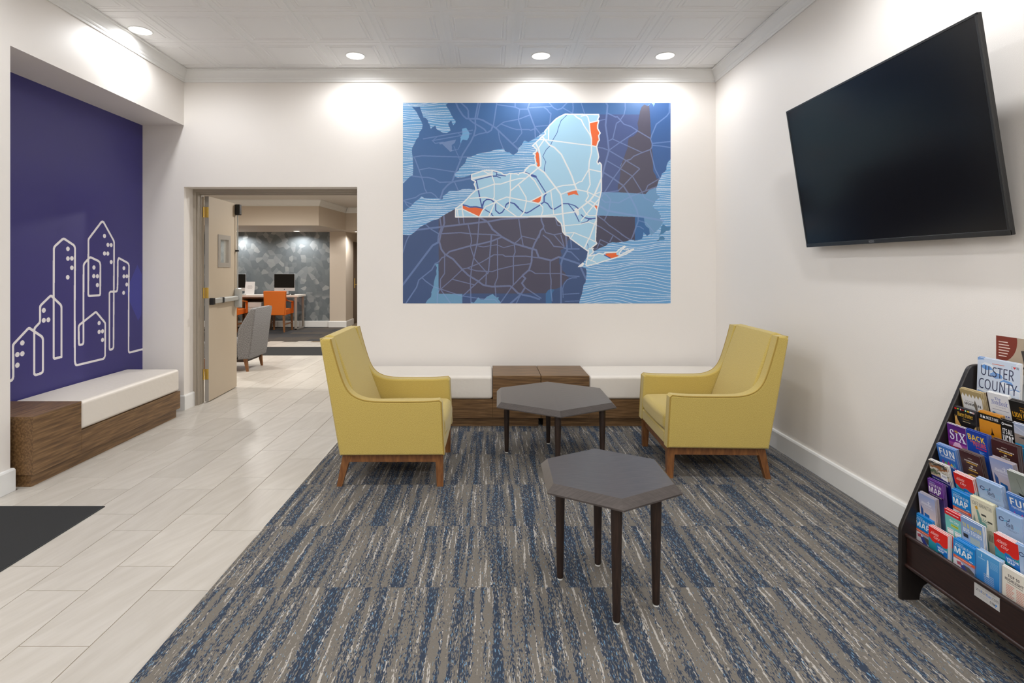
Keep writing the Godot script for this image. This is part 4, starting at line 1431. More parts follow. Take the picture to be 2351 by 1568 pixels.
	stroke(mask, pts([565, 10, 671, 25, 698, 37, 743, 37]), 6.9, Color.WHITE)
	stroke(mask, pts([671, -6, 671, 25]), 7.4, Color.WHITE)
	stroke(mask, pts([759, -6, 746, 31, 788, 143, 792, 210]), 8.0, Color.WHITE)
	stroke(mask, pts([748, 29, 889, 21]), 6.9, Color.WHITE)
	stroke(mask, pts([870, -6, 900, 29, 923, 41, 947, 34, 985, -6]), 7.4, Color.WHITE)
	stroke(mask, pts([955, 29, 1014, 63]), 6.4, Color.WHITE)
	stroke(mask, pts([1015, -6, 1018, 31, 1014, 63]), 6.9, Color.WHITE)
	stroke(mask, pts([841, 25, 862, 39, 876, 58, 885, 63, 876, 133]), 6.9, Color.WHITE)
	stroke(mask, pts([698, 37, 690, 98, 708, 159, 711, 180, 690, 207, 677, 228, 658, 242]), 6.4, Color.WHITE)
	stroke(mask, pts([560, 146, 586, 125, 605, 114, 690, 98, 756, 73]), 6.4, Color.WHITE)
	stroke(mask, pts([586, 126, 645, 149, 679, 159, 754, 159, 764, 164, 783, 156]), 6.4, Color.WHITE)
	stroke(mask, pts([788, 141, 876, 134]), 5.8, Color.WHITE)
	stroke(mask, pts([791, 146, 823, 188]), 6.9, Color.WHITE)
	stroke(mask, pts([570, 167, 578, 218, 600, 275]), 6.4, Color.WHITE)
	stroke(mask, pts([1066, 2, 1086, 65]), 6.4, Color.WHITE)
	stroke(mask, pts([1212, -6, 1223, 15, 1220, 50, 1211, 133, 1223, 210, 1231, 284, 1201, 396, 1191, 441]), 10.1, Color.WHITE)
	stroke(mask, pts([1223, 61, 1273, 85, 1281, 82, 1321, 127, 1363, 141, 1403, 167, 1478, 212, 1491, 244, 1488, 266, 1478, 279, 1430, 297, 1379, 319, 1361, 337, 1334, 345, 1300, 393, 1257, 452, 1204, 537, 1186, 563]), 6.9, Color.WHITE)
	stroke(mask, pts([1328, -6, 1329, 37, 1321, 71, 1300, 101]), 6.4, Color.WHITE)
	stroke(mask, pts([1300, 106, 1276, 122, 1255, 212]), 6.4, Color.WHITE)
	stroke(mask, pts([1228, 228, 1252, 215, 1297, 236, 1430, 297]), 6.4, Color.WHITE)
	stroke(mask, pts([1401, 167, 1297, 236, 1233, 282]), 6.4, Color.WHITE)
	stroke(mask, pts([1164, 266, 1194, 270, 1231, 284, 1334, 345, 1411, 391, 1414, 396, 1371, 438, 1316, 497, 1286, 526, 1194, 539]), 6.9, Color.WHITE)
	stroke(mask, pts([1172, 106, 1209, 98]), 5.8, Color.WHITE)
	stroke(mask, pts([1223, 348, 1300, 393, 1371, 438, 1430, 534, 1438, 561, 1454, 574, 1504, 595]), 6.4, Color.WHITE)
	stroke(mask, pts([1201, 417, 1257, 452, 1316, 494, 1358, 558, 1398, 640, 1406, 678, 1406, 707, 1374, 797]), 9.0, Color.WHITE)
	stroke(mask, pts([1594, 0, 1592, 58, 1576, 79, 1515, 127, 1488, 191, 1480, 215]), 7.4, Color.WHITE)
	stroke(mask, pts([1494, 242, 1597, 231]), 6.9, Color.WHITE)
	stroke(mask, pts([1494, 254, 1544, 258, 1597, 267]), 6.4, Color.WHITE)
	stroke(mask, pts([1478, 282, 1507, 396, 1536, 452, 1464, 494, 1451, 523]), 6.9, Color.WHITE)
	stroke(mask, pts([1515, 502, 1430, 534, 1358, 561, 1289, 598, 1239, 592, 1209, 595, 1186, 574]), 6.9, Color.WHITE)
	stroke(mask, pts([1191, 537, 1220, 553, 1241, 577, 1231, 643, 1204, 704]), 6.9, Color.WHITE)
	stroke(mask, pts([1170, 614, 1225, 646, 1406, 678, 1555, 704]), 11.2, Color.WHITE)
	stroke(mask, pts([1163, 654, 1167, 678, 1204, 704, 1231, 731, 1273, 760, 1334, 805]), 6.9, Color.WHITE)
	stroke(mask, pts([1159, 733, 1183, 744, 1276, 805]), 6.4, Color.WHITE)
	stroke(mask, pts([1409, 704, 1456, 718, 1502, 776]), 6.4, Color.WHITE)
	stroke(mask, pts([1395, 739, 1417, 741, 1438, 755]), 5.8, Color.WHITE)
	stroke(mask, pts([1140, 874, 1159, 874, 1180, 818, 1228, 840]), 6.4, Color.WHITE)
	stroke(mask, pts([1172, 840, 1196, 853]), 5.8, Color.WHITE)
	stroke(mask, pts([1257, 792, 1236, 832]), 6.9, Color.WHITE)
	stroke(mask, pts([1257, 792, 1313, 832]), 6.9, Color.WHITE)
	stroke(mask, pts([1305, 786, 1361, 821, 1377, 792]), 6.9, Color.WHITE)
	stroke(mask, pts([39, 769, 82, 760, 305, 733, 533, 707, 586, 696, 746, 685]), 10.6, Color.WHITE)
	stroke(mask, pts([244, 678, 248, 720, 225, 787, 223, 800, 217, 829, 230, 877, 252, 906, 300, 935, 355, 997, 390, 1031, 448, 1066, 480, 1090, 533, 1100, 639, 1095, 655, 1106, 687, 1138, 714, 1148, 767, 1159, 815, 1175]), 10.6, Color.WHITE)
	stroke(mask, pts([221, 688, 230, 747, 212, 797, 209, 834]), 8.0, Color.WHITE)
	stroke(mask, pts([135, 726, 167, 755, 215, 784, 292, 779, 345, 776, 411, 784, 533, 788, 581, 795]), 6.9, Color.WHITE)
	stroke(mask, pts([331, 686, 337, 728]), 6.4, Color.WHITE)
	stroke(mask, pts([361, 686, 366, 726]), 6.4, Color.WHITE)
	stroke(mask, pts([456, 688, 448, 805, 443, 845, 424, 925, 411, 983, 403, 1058, 407, 1199]), 6.9, Color.WHITE)
	stroke(mask, pts([390, 731, 408, 805, 410, 832, 403, 858, 427, 933, 499, 1013, 496, 1092]), 6.4, Color.WHITE)
	stroke(mask, pts([464, 688, 507, 712, 533, 752, 533, 755, 594, 803, 666, 842, 796, 880, 812, 925, 886, 943, 931, 922, 1053, 962, 1093, 1052]), 11.2, Color.WHITE)
	stroke(mask, pts([262, 906, 278, 890, 400, 856, 480, 840, 533, 826, 594, 802]), 9.6, Color.WHITE)
	stroke(mask, pts([528, 792, 512, 1013, 448, 1071, 358, 1156]), 6.9, Color.WHITE)
	stroke(mask, pts([533, 917, 459, 959, 384, 989, 358, 994, 294, 1055, 225, 1116]), 5.8, Color.WHITE)
	stroke(mask, pts([384, 989, 438, 1005, 533, 1010, 541, 1007, 568, 997, 658, 975, 762, 963]), 5.8, Color.WHITE)
	stroke(mask, pts([292, 1055, 432, 1090]), 5.8, Color.WHITE)
	stroke(mask, pts([249, 906, 249, 1021, 225, 1055, 224, 1111, 207, 1138, 205, 1207]), 6.9, Color.WHITE)
	stroke(mask, pts([183, 1100, 225, 1114, 353, 1156, 491, 1175, 549, 1177, 576, 1207]), 5.8, Color.WHITE)
	stroke(mask, pts([225, 1116, 286, 1201]), 6.9, Color.WHITE)
	stroke(mask, pts([448, 856, 480, 862, 533, 853, 560, 849, 602, 866, 666, 850]), 4.8, Color.WHITE)
	stroke(mask, pts([-3, 1092, 177, 853, 212, 834]), 11.7, Color.WHITE)
	stroke(mask, pts([39, 792, 21, 826, -1, 898]), 6.9, Color.WHITE)
	stroke(mask, pts([15, 1204, 82, 1103, 95, 1060, 172, 999, 193, 962, 215, 951, 233, 927, 252, 919]), 7.4, Color.WHITE)
	stroke(mask, pts([116, 1047, 135, 1066, 183, 1100]), 6.9, Color.WHITE)
	stroke(mask, pts([531, 792, 515, 978, 507, 1023]), 6.4, Color.WHITE)
	stroke(mask, pts([565, 818, 566, 1044, 550, 1084, 556, 1162]), 6.4, Color.WHITE)
	stroke(mask, pts([666, 842, 671, 893, 661, 919, 659, 1087]), 6.9, Color.WHITE)
	stroke(mask, pts([507, 930, 544, 909, 597, 909, 613, 919, 732, 917, 809, 927]), 6.9, Color.WHITE)
	stroke(mask, pts([817, 786, 785, 845, 772, 885, 769, 951, 754, 999, 714, 1034, 732, 1050, 711, 1079, 730, 1106, 703, 1148, 639, 1204]), 10.6, Color.WHITE)
	stroke(mask, pts([714, 1034, 655, 1095, 584, 1196]), 6.9, Color.WHITE)
	stroke(mask, pts([730, 1106, 825, 1169]), 7.4, Color.WHITE)
	stroke(mask, pts([746, 1005, 767, 1005, 791, 1021, 942, 1021, 982, 1034, 1053, 1039]), 6.9, Color.WHITE)
	stroke(mask, pts([880, 946, 880, 1021, 886, 1063, 884, 1119, 892, 1185]), 6.9, Color.WHITE)
	stroke(mask, pts([974, 792, 982, 880, 955, 927, 945, 965, 945, 1201]), 10.6, Color.WHITE)
	stroke(mask, pts([839, 792, 873, 818, 902, 858, 953, 864, 982, 874, 1053, 874]), 7.4, Color.WHITE)
	stroke(mask, pts([905, 792, 963, 861]), 6.4, Color.WHITE)
	stroke(mask, pts([945, 792, 963, 858]), 6.4, Color.WHITE)
	stroke(mask, pts([708, 797, 719, 853]), 6.4, Color.WHITE)
	stroke(mask, pts([692, 691, 708, 803, 692, 821, 669, 840]), 6.4, Color.WHITE)
	stroke(mask, pts([711, 797, 796, 818]), 5.8, Color.WHITE)
	stroke(mask, pts([1003, 818, 1008, 872]), 6.9, Color.WHITE)
	stroke(mask, pts([982, 888, 1006, 893, 1053, 941]), 6.9, Color.WHITE)
	stroke(mask, pts([827, 684, 828, 704, 841, 736, 839, 749, 823, 765, 812, 805]), 9.6, Color.WHITE)
	stroke(mask, pts([841, 752, 854, 776, 902, 789, 947, 781]), 6.9, Color.WHITE)
	stroke(mask, pts([910, 686, 923, 731, 945, 736]), 5.8, Color.WHITE)
	stroke(mask, pts([703, 1148, 677, 1201]), 6.9, Color.WHITE)
	stroke(mask, pts([955, 1146, 1053, 1140]), 5.3, Color.WHITE)
	stroke(mask, pts([969, 1188, 1053, 1185]), 4.8, Color.WHITE)
	stroke(mask, pts([958, 1164, 955, 1111, 963, 1084, 982, 1058, 1011, 1047, 1038, 1047]), 5.3, Color.WHITE)
	im.blend_rect_mask(road, mask, Rect2i(0, 0, im.get_width(), im.get_height()), Vector2i.ZERO)
	land(im, rgb(166, 208, 232), [969, 67, 1048, 68, 1170, 69, 1172, 82, 1164, 98, 1170, 109, 1164, 133, 1164, 154, 1179, 180, 1170, 196, 1174, 223, 1167, 231, 1158, 263, 1167, 305, 1170, 324, 1160, 353, 1167, 368, 1176, 356, 1186, 369, 1186, 388, 1186, 526, 1172, 587, 1156, 670, 1156, 707, 1152, 797, 1151, 826, 1159, 842, 1128, 866, 1139, 892, 1119, 910, 1106, 917, 1109, 880, 1105, 886, 1053, 849, 999, 810, 995, 800, 995, 799, 969, 789, 955, 771, 950, 736, 945, 720, 926, 704, 910, 682, 507, 682, 315, 683, 315, 632, 350, 608, 384, 574, 411, 545, 436, 523, 435, 507, 426, 486, 434, 470, 411, 459, 411, 428, 448, 417, 477, 406, 499, 404, 531, 406, 533, 404, 560, 410, 584, 416, 602, 429, 618, 430, 637, 422, 682, 425, 690, 430, 698, 421, 727, 413, 732, 401, 748, 388, 730, 399, 746, 385, 764, 372, 788, 372, 795, 356, 788, 329, 791, 311, 779, 303, 796, 292, 801, 279, 775, 255, 793, 239, 831, 202, 852, 186, 848, 170, 878, 133, 916, 95, 937, 82])
	land(im, rgb(166, 208, 232), [1093, 970, 1101, 935, 1106, 917, 1132, 914, 1154, 909, 1167, 901, 1178, 901, 1199, 906, 1209, 895, 1252, 894, 1276, 893, 1294, 877, 1324, 857, 1329, 860, 1305, 882, 1292, 903, 1297, 911, 1377, 873, 1379, 877, 1332, 906, 1294, 919, 1252, 933, 1194, 949, 1159, 962, 1132, 967, 1101, 975])
	land(im, rgb(232, 104, 48), [1117, 121, 1168, 111, 1164, 133, 1164, 154, 1174, 180, 1168, 196, 1172, 218, 1159, 258, 1131, 254, 1127, 210])
	land(im, rgb(232, 104, 48), [789, 309, 804, 289, 812, 303, 819, 377, 811, 383, 801, 377, 804, 361, 795, 353, 797, 337, 791, 319])
	land(im, rgb(232, 104, 48), [768, 587, 831, 555, 825, 587, 815, 599])
	land(im, rgb(232, 104, 48), [982, 539, 1011, 529, 1038, 523, 1043, 539, 1051, 554, 1022, 545, 990, 555])
	land(im, rgb(232, 104, 48), [358, 614, 395, 627, 438, 626, 479, 635, 459, 679, 446, 679, 355, 630])
	land(im, rgb(232, 104, 48), [1142, 622, 1151, 612, 1162, 618, 1158, 640])
	land(im, rgb(232, 104, 48), [1207, 909, 1215, 901, 1276, 897, 1276, 909, 1290, 914, 1278, 922, 1241, 930])
	stroke(im, pts([438, 462, 459, 563, 472, 622]), 6.9, river)
	stroke(im, pts([427, 465, 448, 458, 528, 438, 531, 440]), 5.3, river)
	stroke(im, pts([361, 611, 384, 616, 400, 623, 438, 622, 477, 630]), 8.0, river)
	stroke(im, pts([473, 624, 483, 592]), 9.0, river)
	stroke(im, pts([475, 622, 483, 592, 501, 577, 533, 579, 523, 577, 546, 595]), 6.9, river)
	stroke(im, pts([554, 606, 554, 643, 576, 663, 594, 654, 610, 630, 618, 606, 639, 595, 666, 603, 687, 627, 719, 654, 740, 659, 762, 648, 785, 632, 812, 616, 844, 592, 865, 603, 884, 630, 902, 638, 947, 611]), 6.9, river)
	stroke(im, pts([618, 608, 631, 598]), 8.0, river)
	stroke(im, pts([666, 603, 690, 627]), 9.0, river)
	stroke(im, pts([844, 592, 844, 561, 854, 547, 852, 534]), 8.0, river)
	stroke(im, pts([852, 534, 825, 491, 796, 444, 772, 433, 730, 414]), 5.8, river)
	stroke(im, pts([772, 434, 793, 441]), 13.3, river)
	stroke(im, pts([958, 603, 990, 603, 1024, 614, 1048, 632]), 5.3, river)
	stroke(im, pts([1027, 615, 1048, 632]), 6.9, river)
	stroke(im, pts([990, 606, 1022, 646, 1053, 710]), 5.3, river)
	stroke(im, pts([1066, 670, 1082, 686, 1117, 694, 1154, 690]), 6.4, river)
	stroke(im, pts([1111, 694, 1124, 694]), 10.6, river)
	stroke(im, pts([1117, 694, 1098, 712, 1066, 720]), 5.8, river)
	stroke(im, pts([979, 73, 945, 106, 931, 143, 921, 180, 897, 220, 881, 255, 857, 279, 836, 319, 854, 353, 845, 388, 845, 409]), 3.2, river)
	stroke(im, pts([538, 438, 557, 438]), 8.0, river)
	stroke(im, pts([557, 438, 584, 449]), 4.8, river)
	stroke(im, pts([562, 430, 613, 437]), 5.8, river)
	stroke(im, pts([541, 410, 562, 417, 557, 438]), 4.8, river)
	stroke(im, pts([491, 639, 533, 664, 528, 664, 541, 679]), 5.3, river)
	stroke(im, pts([1098, 832, 1106, 853, 1107, 880, 1106, 909]), 3.2, river)
	stroke(im, pts([1203, 910, 1239, 929]), 5.8, river)
	stroke(im, pts([833, 202, 876, 252, 905, 266, 947, 308, 993, 401, 1011, 441, 1027, 489, 1040, 521]), 9.0, white)
	stroke(im, pts([815, 218, 852, 220, 1048, 246, 1127, 255, 1159, 262]), 6.9, white)
	stroke(im, pts([872, 143, 870, 218]), 6.9, white)
	stroke(im, pts([844, 220, 809, 271]), 6.9, white)
	stroke(im, pts([793, 239, 812, 276, 823, 329, 823, 377, 812, 388]), 9.0, white)
	stroke(im, pts([788, 369, 812, 393, 846, 417, 910, 502, 942, 545, 950, 579, 955, 664, 969, 787]), 9.6, white)
	stroke(im, pts([807, 390, 756, 433, 647, 523]), 8.0, white)
	stroke(im, pts([716, 417, 746, 425, 788, 467, 833, 545, 825, 590, 812, 600]), 7.4, white)
	stroke(im, pts([507, 499, 546, 486, 586, 485, 639, 467, 692, 453, 732, 450]), 6.9, white)
	stroke(im, pts([533, 409, 533, 438, 546, 475, 546, 563, 541, 574]), 6.9, white)
	stroke(im, pts([645, 425, 641, 467, 643, 521, 639, 587, 634, 624, 621, 638]), 6.9, white)
	stroke(im, pts([692, 491, 735, 563, 738, 587, 724, 654, 703, 678]), 6.9, white)
	stroke(im, pts([400, 571, 491, 565, 515, 571, 541, 577, 560, 587, 621, 563, 735, 586, 799, 599, 820, 606, 836, 624, 836, 648, 828, 672]), 6.9, white)
	stroke(im, pts([459, 678, 477, 643, 496, 619, 507, 616, 557, 592, 677, 679]), 6.9, white)
	stroke(im, pts([552, 592, 515, 679]), 6.9, white)
	stroke(im, pts([759, 590, 831, 553, 884, 523, 916, 505, 958, 494, 1027, 489, 1053, 473, 1069, 470, 1111, 398]), 6.9, white)
	stroke(im, pts([1127, 210, 1127, 297, 1114, 351, 1111, 393, 1119, 489, 1101, 529, 1109, 558, 1093, 585]), 7.4, white)
	stroke(im, pts([945, 547, 998, 526, 1038, 518, 1101, 531, 1175, 566]), 6.9, white)
	stroke(im, pts([1183, 459, 1146, 547, 1117, 585, 1066, 624]), 9.6, white)
	stroke(im, pts([1117, 398, 1183, 412]), 6.9, white)
	stroke(im, pts([884, 526, 902, 670]), 5.8, white)
	stroke(im, pts([759, 680, 905, 670, 1032, 651, 1066, 624]), 8.0, white)
	stroke(im, pts([953, 736, 1053, 727, 1111, 712, 1148, 727]), 5.8, white)
	stroke(im, pts([974, 779, 1024, 776, 1053, 789, 1114, 813, 1151, 832]), 5.8, white)
	stroke(im, pts([1024, 776, 1006, 805]), 5.8, white)
	stroke(im, pts([1152, 707, 1117, 805, 1109, 816, 1087, 864]), 8.0, white)
	stroke(im, pts([1093, 587, 1146, 624, 1159, 643]), 7.4, white)
	stroke(im, pts([1119, 585, 1162, 611]), 6.9, white)
	stroke(im, pts([1172, 574, 1066, 704]), 6.9, white)
	stroke(im, pts([1071, 624, 1095, 664, 1111, 675, 1156, 675]), 6.9, white)
	stroke(im, pts([1146, 547, 1178, 534, 1186, 534]), 5.8, white)
	stroke(im, pts([1024, 71, 1040, 86, 1066, 101, 1082, 135, 1117, 188, 1126, 212]), 7.4, white)
	stroke(im, pts([1066, 79, 1095, 73, 1106, 85, 1114, 117, 1118, 170, 1127, 210]), 6.9, white)
	stroke(im, pts([1117, 118, 1170, 106]), 6.4, white)
	stroke(im, pts([438, 523, 533, 491]), 6.9, white)
	stroke(im, pts([414, 452, 533, 428]), 11.2, white)
	stroke(im, pts([355, 635, 448, 679]), 6.4, white)
	stroke(im, pts([321, 638, 355, 634, 353, 608]), 7.4, white)
	stroke(im, pts([325, 639, 330, 680]), 6.4, white)
	stroke(im, pts([354, 635, 361, 680]), 7.4, white)
	stroke(im, pts([483, 408, 507, 422, 533, 417]), 6.4, white)
	stroke(im, pts([533, 635, 512, 680]), 6.9, white)
	stroke(im, pts([1111, 872, 1138, 872]), 5.8, white)
	stroke(im, pts([1106, 935, 1154, 954]), 5.3, white)
	stroke(im, pts([1143, 917, 1124, 946]), 5.3, white)
	land(im, rgb(232, 234, 236), [1024, 635, 1040, 628, 1053, 650, 1053, 670, 1044, 676, 1030, 654])
	stroke(im, pts([969, 67, 1048, 68, 1170, 69, 1172, 82, 1164, 98, 1170, 109, 1164, 133, 1164, 154, 1179, 180, 1170, 196, 1174, 223, 1167, 231, 1158, 263, 1167, 305, 1170, 324, 1160, 353, 1167, 368, 1176, 356, 1186, 369, 1186, 388, 1186, 526, 1172, 587, 1156, 670, 1156, 707, 1152, 797, 1151, 826, 1159, 842, 1128, 866, 1139, 892, 1119, 910, 1106, 917, 1109, 880, 1105, 886, 1053, 849, 999, 810, 995, 800, 995, 799, 969, 789, 955, 771, 950, 736, 945, 720, 926, 704, 910, 682, 507, 682, 315, 683, 315, 632, 350, 608, 384, 574, 411, 545, 436, 523, 435, 507, 426, 486, 434, 470, 411, 459, 411, 428, 448, 417, 477, 406, 499, 404, 531, 406, 533, 404, 560, 410, 584, 416, 602, 429, 618, 430, 637, 422, 682, 425, 690, 430, 698, 421, 727, 413, 732, 401, 748, 388, 730, 399, 746, 385, 764, 372, 788, 372, 795, 356, 788, 329, 791, 311, 779, 303, 796, 292, 801, 279, 775, 255, 793, 239, 831, 202, 852, 186, 848, 170, 878, 133, 916, 95, 937, 82, 969, 67]), 7.5, white)
	stroke(im, pts([1093, 970, 1101, 935, 1106, 917, 1132, 914, 1154, 909, 1167, 901, 1178, 901, 1199, 906, 1209, 895, 1252, 894, 1276, 893, 1294, 877, 1324, 857, 1329, 860, 1305, 882, 1292, 903, 1297, 911, 1377, 873, 1379, 877, 1332, 906, 1294, 919, 1252, 933, 1194, 949, 1159, 962, 1132, 967, 1101, 975, 1093, 970]), 7, white)
	land(im, rgb(232, 234, 236), [1066, 962, 1074, 954, 1085, 962, 1077, 975, 1066, 982, 1045, 983, 1050, 975])
	stroke(im, pts([1305, 880, 1316, 869, 1326, 880, 1345, 872, 1348, 885, 1332, 888]), 4, white)
	return im

func skyline_picture() -> Image:
	var im := Image.create(1024, 1496, false, Image.FORMAT_RGB8)
	im.fill(rgb(53, 49, 116))
	land(im, rgb(58, 60, 146), [983, 733, 1018, 783, 1015, 992, 989, 1024, 892, 870])
	var white := rgb(236, 232, 232)
	stroke(im, pts([219, 1178, 233, 1178, 244, 1177, 250, 1176, 255, 1171, 257, 1162, 256, 1049, 257, 1042, 261, 1037, 322, 988, 327, 986, 331, 987, 387, 1026, 392, 1033, 394, 1041, 394, 1165, 392, 1172, 386, 1176, 361, 1178, 356, 1176, 352, 1171, 352, 997, 354, 990, 358, 985, 376, 971, 379, 966, 380, 961, 380, 909, 381, 903, 386, 897, 428, 866, 434, 864, 439, 866, 482, 902, 487, 908, 489, 916, 489, 1127, 454, 1128, 449, 1125, 448, 1120, 448, 857, 449, 669, 451, 661, 457, 654, 493, 626, 500, 623, 507, 624, 555, 647, 561, 653, 564, 662, 562, 922, 563, 1157, 566, 1170, 570, 1176, 576, 1178, 736, 1178, 744, 1174, 749, 1164, 750, 1017, 749, 1011, 744, 1004, 694, 956, 689, 953, 683, 955, 592, 1000, 587, 1005, 585, 1013, 586, 1082, 588, 1089, 594, 1091, 606, 1091, 611, 1088, 613, 1080, 613, 896, 614, 738, 616, 732, 621, 725, 648, 703, 654, 700, 661, 701, 706, 716, 714, 723, 718, 735, 717, 868, 715, 874, 709, 876, 650, 876, 644, 874, 642, 868, 643, 623, 645, 616, 650, 610, 723, 534, 731, 530, 739, 532, 804, 612, 808, 618, 810, 626, 808, 884, 806, 1128, 805, 1135, 799, 1141, 785, 1142, 780, 1140, 778, 1133, 778, 871, 780, 867, 786, 863, 824, 864, 830, 861, 833, 854, 835, 820, 836, 715, 839, 707, 843, 701, 849, 702, 907, 723, 914, 729, 918, 738, 916, 890, 915, 1166, 917, 1174, 923, 1178, 1013, 1177, 1037, 1178]), 10.5, white)
	for p in pts([524, 665, 524, 707, 546, 706, 546, 747, 523, 788, 745, 597, 768, 638, 790, 638, 745, 680, 767, 680, 790, 720, 677, 746, 676, 786, 699, 787, 699, 828, 880, 750, 880, 791, 902, 791, 901, 832, 878, 873, 398, 921, 398, 962, 421, 962, 297, 1040, 275, 1082, 297, 1082, 275, 1123, 710, 1006, 710, 1047, 732, 1047, 732, 1088]):
		disc(im, p, 10.0, white)
	return im

func panel_quad(a: Vector3, b: Vector3, c: Vector3, d: Vector3, n: Vector3) -> ArrayMesh:
	var st := begin()
	quad(st, a, b, c, d, n)
	return done(st)

func build_murals() -> void:
	var m := put("map_mural", panel_quad(V(-0.939, 3.309, 5.7985), V(1.947, 3.309, 5.7985), V(1.947, 1.1485, 5.7985), V(-0.939, 1.1485, 5.7985), Vector3(0, 0, 1)), picture(map_picture(), 0.4), self)
	tag(m, "blue road map mural, one pale state outlined in white with orange patches", "mural")
	m = put("skyline_graphic", panel_quad(V(-3.7465, 3.067, 3.70), V(-3.7465, 3.067, 5.80), V(-3.7465, 0, 5.80), V(-3.7465, 0, 3.70), Vector3(1, 0, 0)), picture(skyline_picture(), 0.42), self)
	tag(m, "purple wall graphic of a city skyline drawn in one white line, over the left bench", "mural")

# ---------------------------------------------------------------- the brochure rack: x away from the room towards the wall, z towards the viewer
const RACK_D := 2.49
const RACK_LEN := 1.02
const ROW_X := [1.958, 1.974, 2.016, 2.02, 2.056, 2.106, 2.138, 2.164, 2.249]
const ROW_Y := [0.417, 0.51, 0.574, 0.661, 0.733, 0.829, 0.905, 0.988, 1.132]

func build_rack() -> void:
	var x0 := 1.902
	var t := thing("brochure_rack", "dark wooden tiered brochure rack full of leaflets against the wall", "rack", V(x0, 0, RACK_D))
	var side := smooth_line(PackedVector2Array([Vector2(0, 0.322), Vector2(0.004, 0.342), Vector2(0.03, 0.405)]), 3)
	side.append_array(smooth_line(PackedVector2Array([Vector2(0.306, 1.055), Vector2(0.318, 1.078), Vector2(0.335, 1.090), Vector2(0.358, 1.095)]), 3))
	side.append_array(PackedVector2Array([Vector2(0.505, 1.095), Vector2(0.505, 0.165), Vector2(0.51, 0), Vector2(0.43, 0)]))
	side.append_array(smooth_line(PackedVector2Array([Vector2(0.425, 0.03), Vector2(0.405, 0.07), Vector2(0.36, 0.09)]), 3))
	side.append_array(smooth_line(PackedVector2Array([Vector2(0.155, 0.09), Vector2(0.11, 0.07), Vector2(0.092, 0.03)]), 3))
	side.append_array(PackedVector2Array([Vector2(0.088, 0), Vector2(0, 0)]))
	# keep the foot of the far side clear of the baseboard
	for z in [-0.022, RACK_LEN]:
		var st := begin()
		prism(st, side, z, z + 0.022, 0.006, 2)
		put("side_panel", done(st), M.rack_black, t)
	var st2 := begin()
	rbox(st2, Vector3(0.026, 0.165, 0.0), Vector3(0.041, 0.305, RACK_LEN), 0.002, 1)
	var front := put("front_board", done(st2), M.rack_wood, t)
	for y in [0.305, 0.166]:
		st2 = begin()
		tube(st2, PackedVector3Array([Vector3(0.026, y, -0.004), Vector3(0.026, y, RACK_LEN)]), 0.0095, 12)
		put("bead_rail", done(st2), M.rack_wood, front)
	# back board leaning with the side panels
	st2 = begin()
	prism(st2, PackedVector2Array([Vector2(0.30, 0.165), Vector2(0.505, 0.165), Vector2(0.505, 1.085), Vector2(0.47, 1.085)]), 0.001, RACK_LEN - 0.001, 0.0, 1)
	put("back_board", done(st2), M.rack_black, t)
	for k in 9:
		var y: float = ROW_Y[k] - (0.226 if k < 8 else 0.276)
		var x: float = ROW_X[k] - x0
		var lean := deg_to_rad([0, 5, 5, 12, 12, 6, 5, 11, -2][k])
		x += sin(lean) * 0.225
		st2 = begin()
		rbox(st2, Vector3(x - 0.004, y - 0.008, 0.0), Vector3(x + (0.034 if k < 8 else 0.070), y, RACK_LEN), 0.001, 1)
		if k < 8:
			rbox(st2, Vector3(x + 0.034, y - 0.008, 0.0), Vector3(x + 0.039, y + 0.048, RACK_LEN), 0.001, 1)
		put("tier", done(st2), M.rack_black, t)
	# maker's plate
	var im := Image.create(420, 232, false, Image.FORMAT_RGB8)
	im.fill(rgb(206, 205, 203))
	letters(im, "Find Your Next Adventure", "sans", 70, 30, 280, 24, rgb(150, 150, 152))
	letters(im, "vis", "sans", 22, 78, 82, 44, rgb(78, 80, 86))
	letters(im, "i", "sans-bold", 110, 76, 12, 46, rgb(52, 110, 200))
	letters(im, "tor", "sans", 128, 80, 70, 42, rgb(78, 80, 86))
	letters(im, "fun", "sans-bold", 202, 78, 82, 44, rgb(86, 132, 208))
	letters(im, ".com", "sans", 290, 80, 112, 42, rgb(96, 98, 102))
	letters(im, "For your next visit", "sans", 80, 148, 150, 18, rgb(166, 166, 168))
	letters(im, "guide to local fun", "sans", 90, 176, 140, 18, rgb(166, 166, 168))
	letters(im, "CTM", "sans-bold", 262, 160, 84, 36, rgb(40, 44, 58))
	disc(im, Vector2(364, 172), 15, rgb(70, 140, 220))
	stroke(im, PackedVector2Array([Vector2(364, 172), Vector2(352, 206)]), 8, rgb(70, 140, 220))
	st2 = begin()
	quad(st2, Vector3(0.0245, 0.298, 0.350), Vector3(0.0245, 0.298, 0.457), Vector3(0.0245, 0.242, 0.457), Vector3(0.0245, 0.242, 0.350), Vector3.LEFT)
	var plate := picture(im, 0.3)
	plate.metallic = 0.2
	put("name_plate", done(st2), plate, front)
	fill_rack()
	# a tall sheet behind the top row
	var ph := Image.create(300, 420, false, Image.FORMAT_RGB8)
	ph.fill(rgb(206, 208, 210))
	shade(ph, 0, 150, 300, 120, rgb(120, 118, 114), rgb(206, 208, 210))
	fill_poly(ph, pts([90, 0, 300, 0, 300, 200, 40, 170]), rgb(176, 160, 140))
	fill_poly(ph, pts([150, 60, 300, 40, 300, 150, 180, 170]), rgb(58, 54, 52))
	fill_poly(ph, pts([180, 20, 290, 24, 290, 50, 185, 48]), rgb(40, 38, 38))
	for e in [[70, 190, 30], [150, 196, 26], [210, 186, 20]]:
		disc(ph, Vector2(e[0], e[1]), e[2], rgb(214, 212, 208))
	stroke(ph, pts([150, 150, 250, 90]), 8, rgb(30, 28, 28))
	stroke(ph, pts([210, 180, 280, 110]), 6, rgb(200, 198, 196))
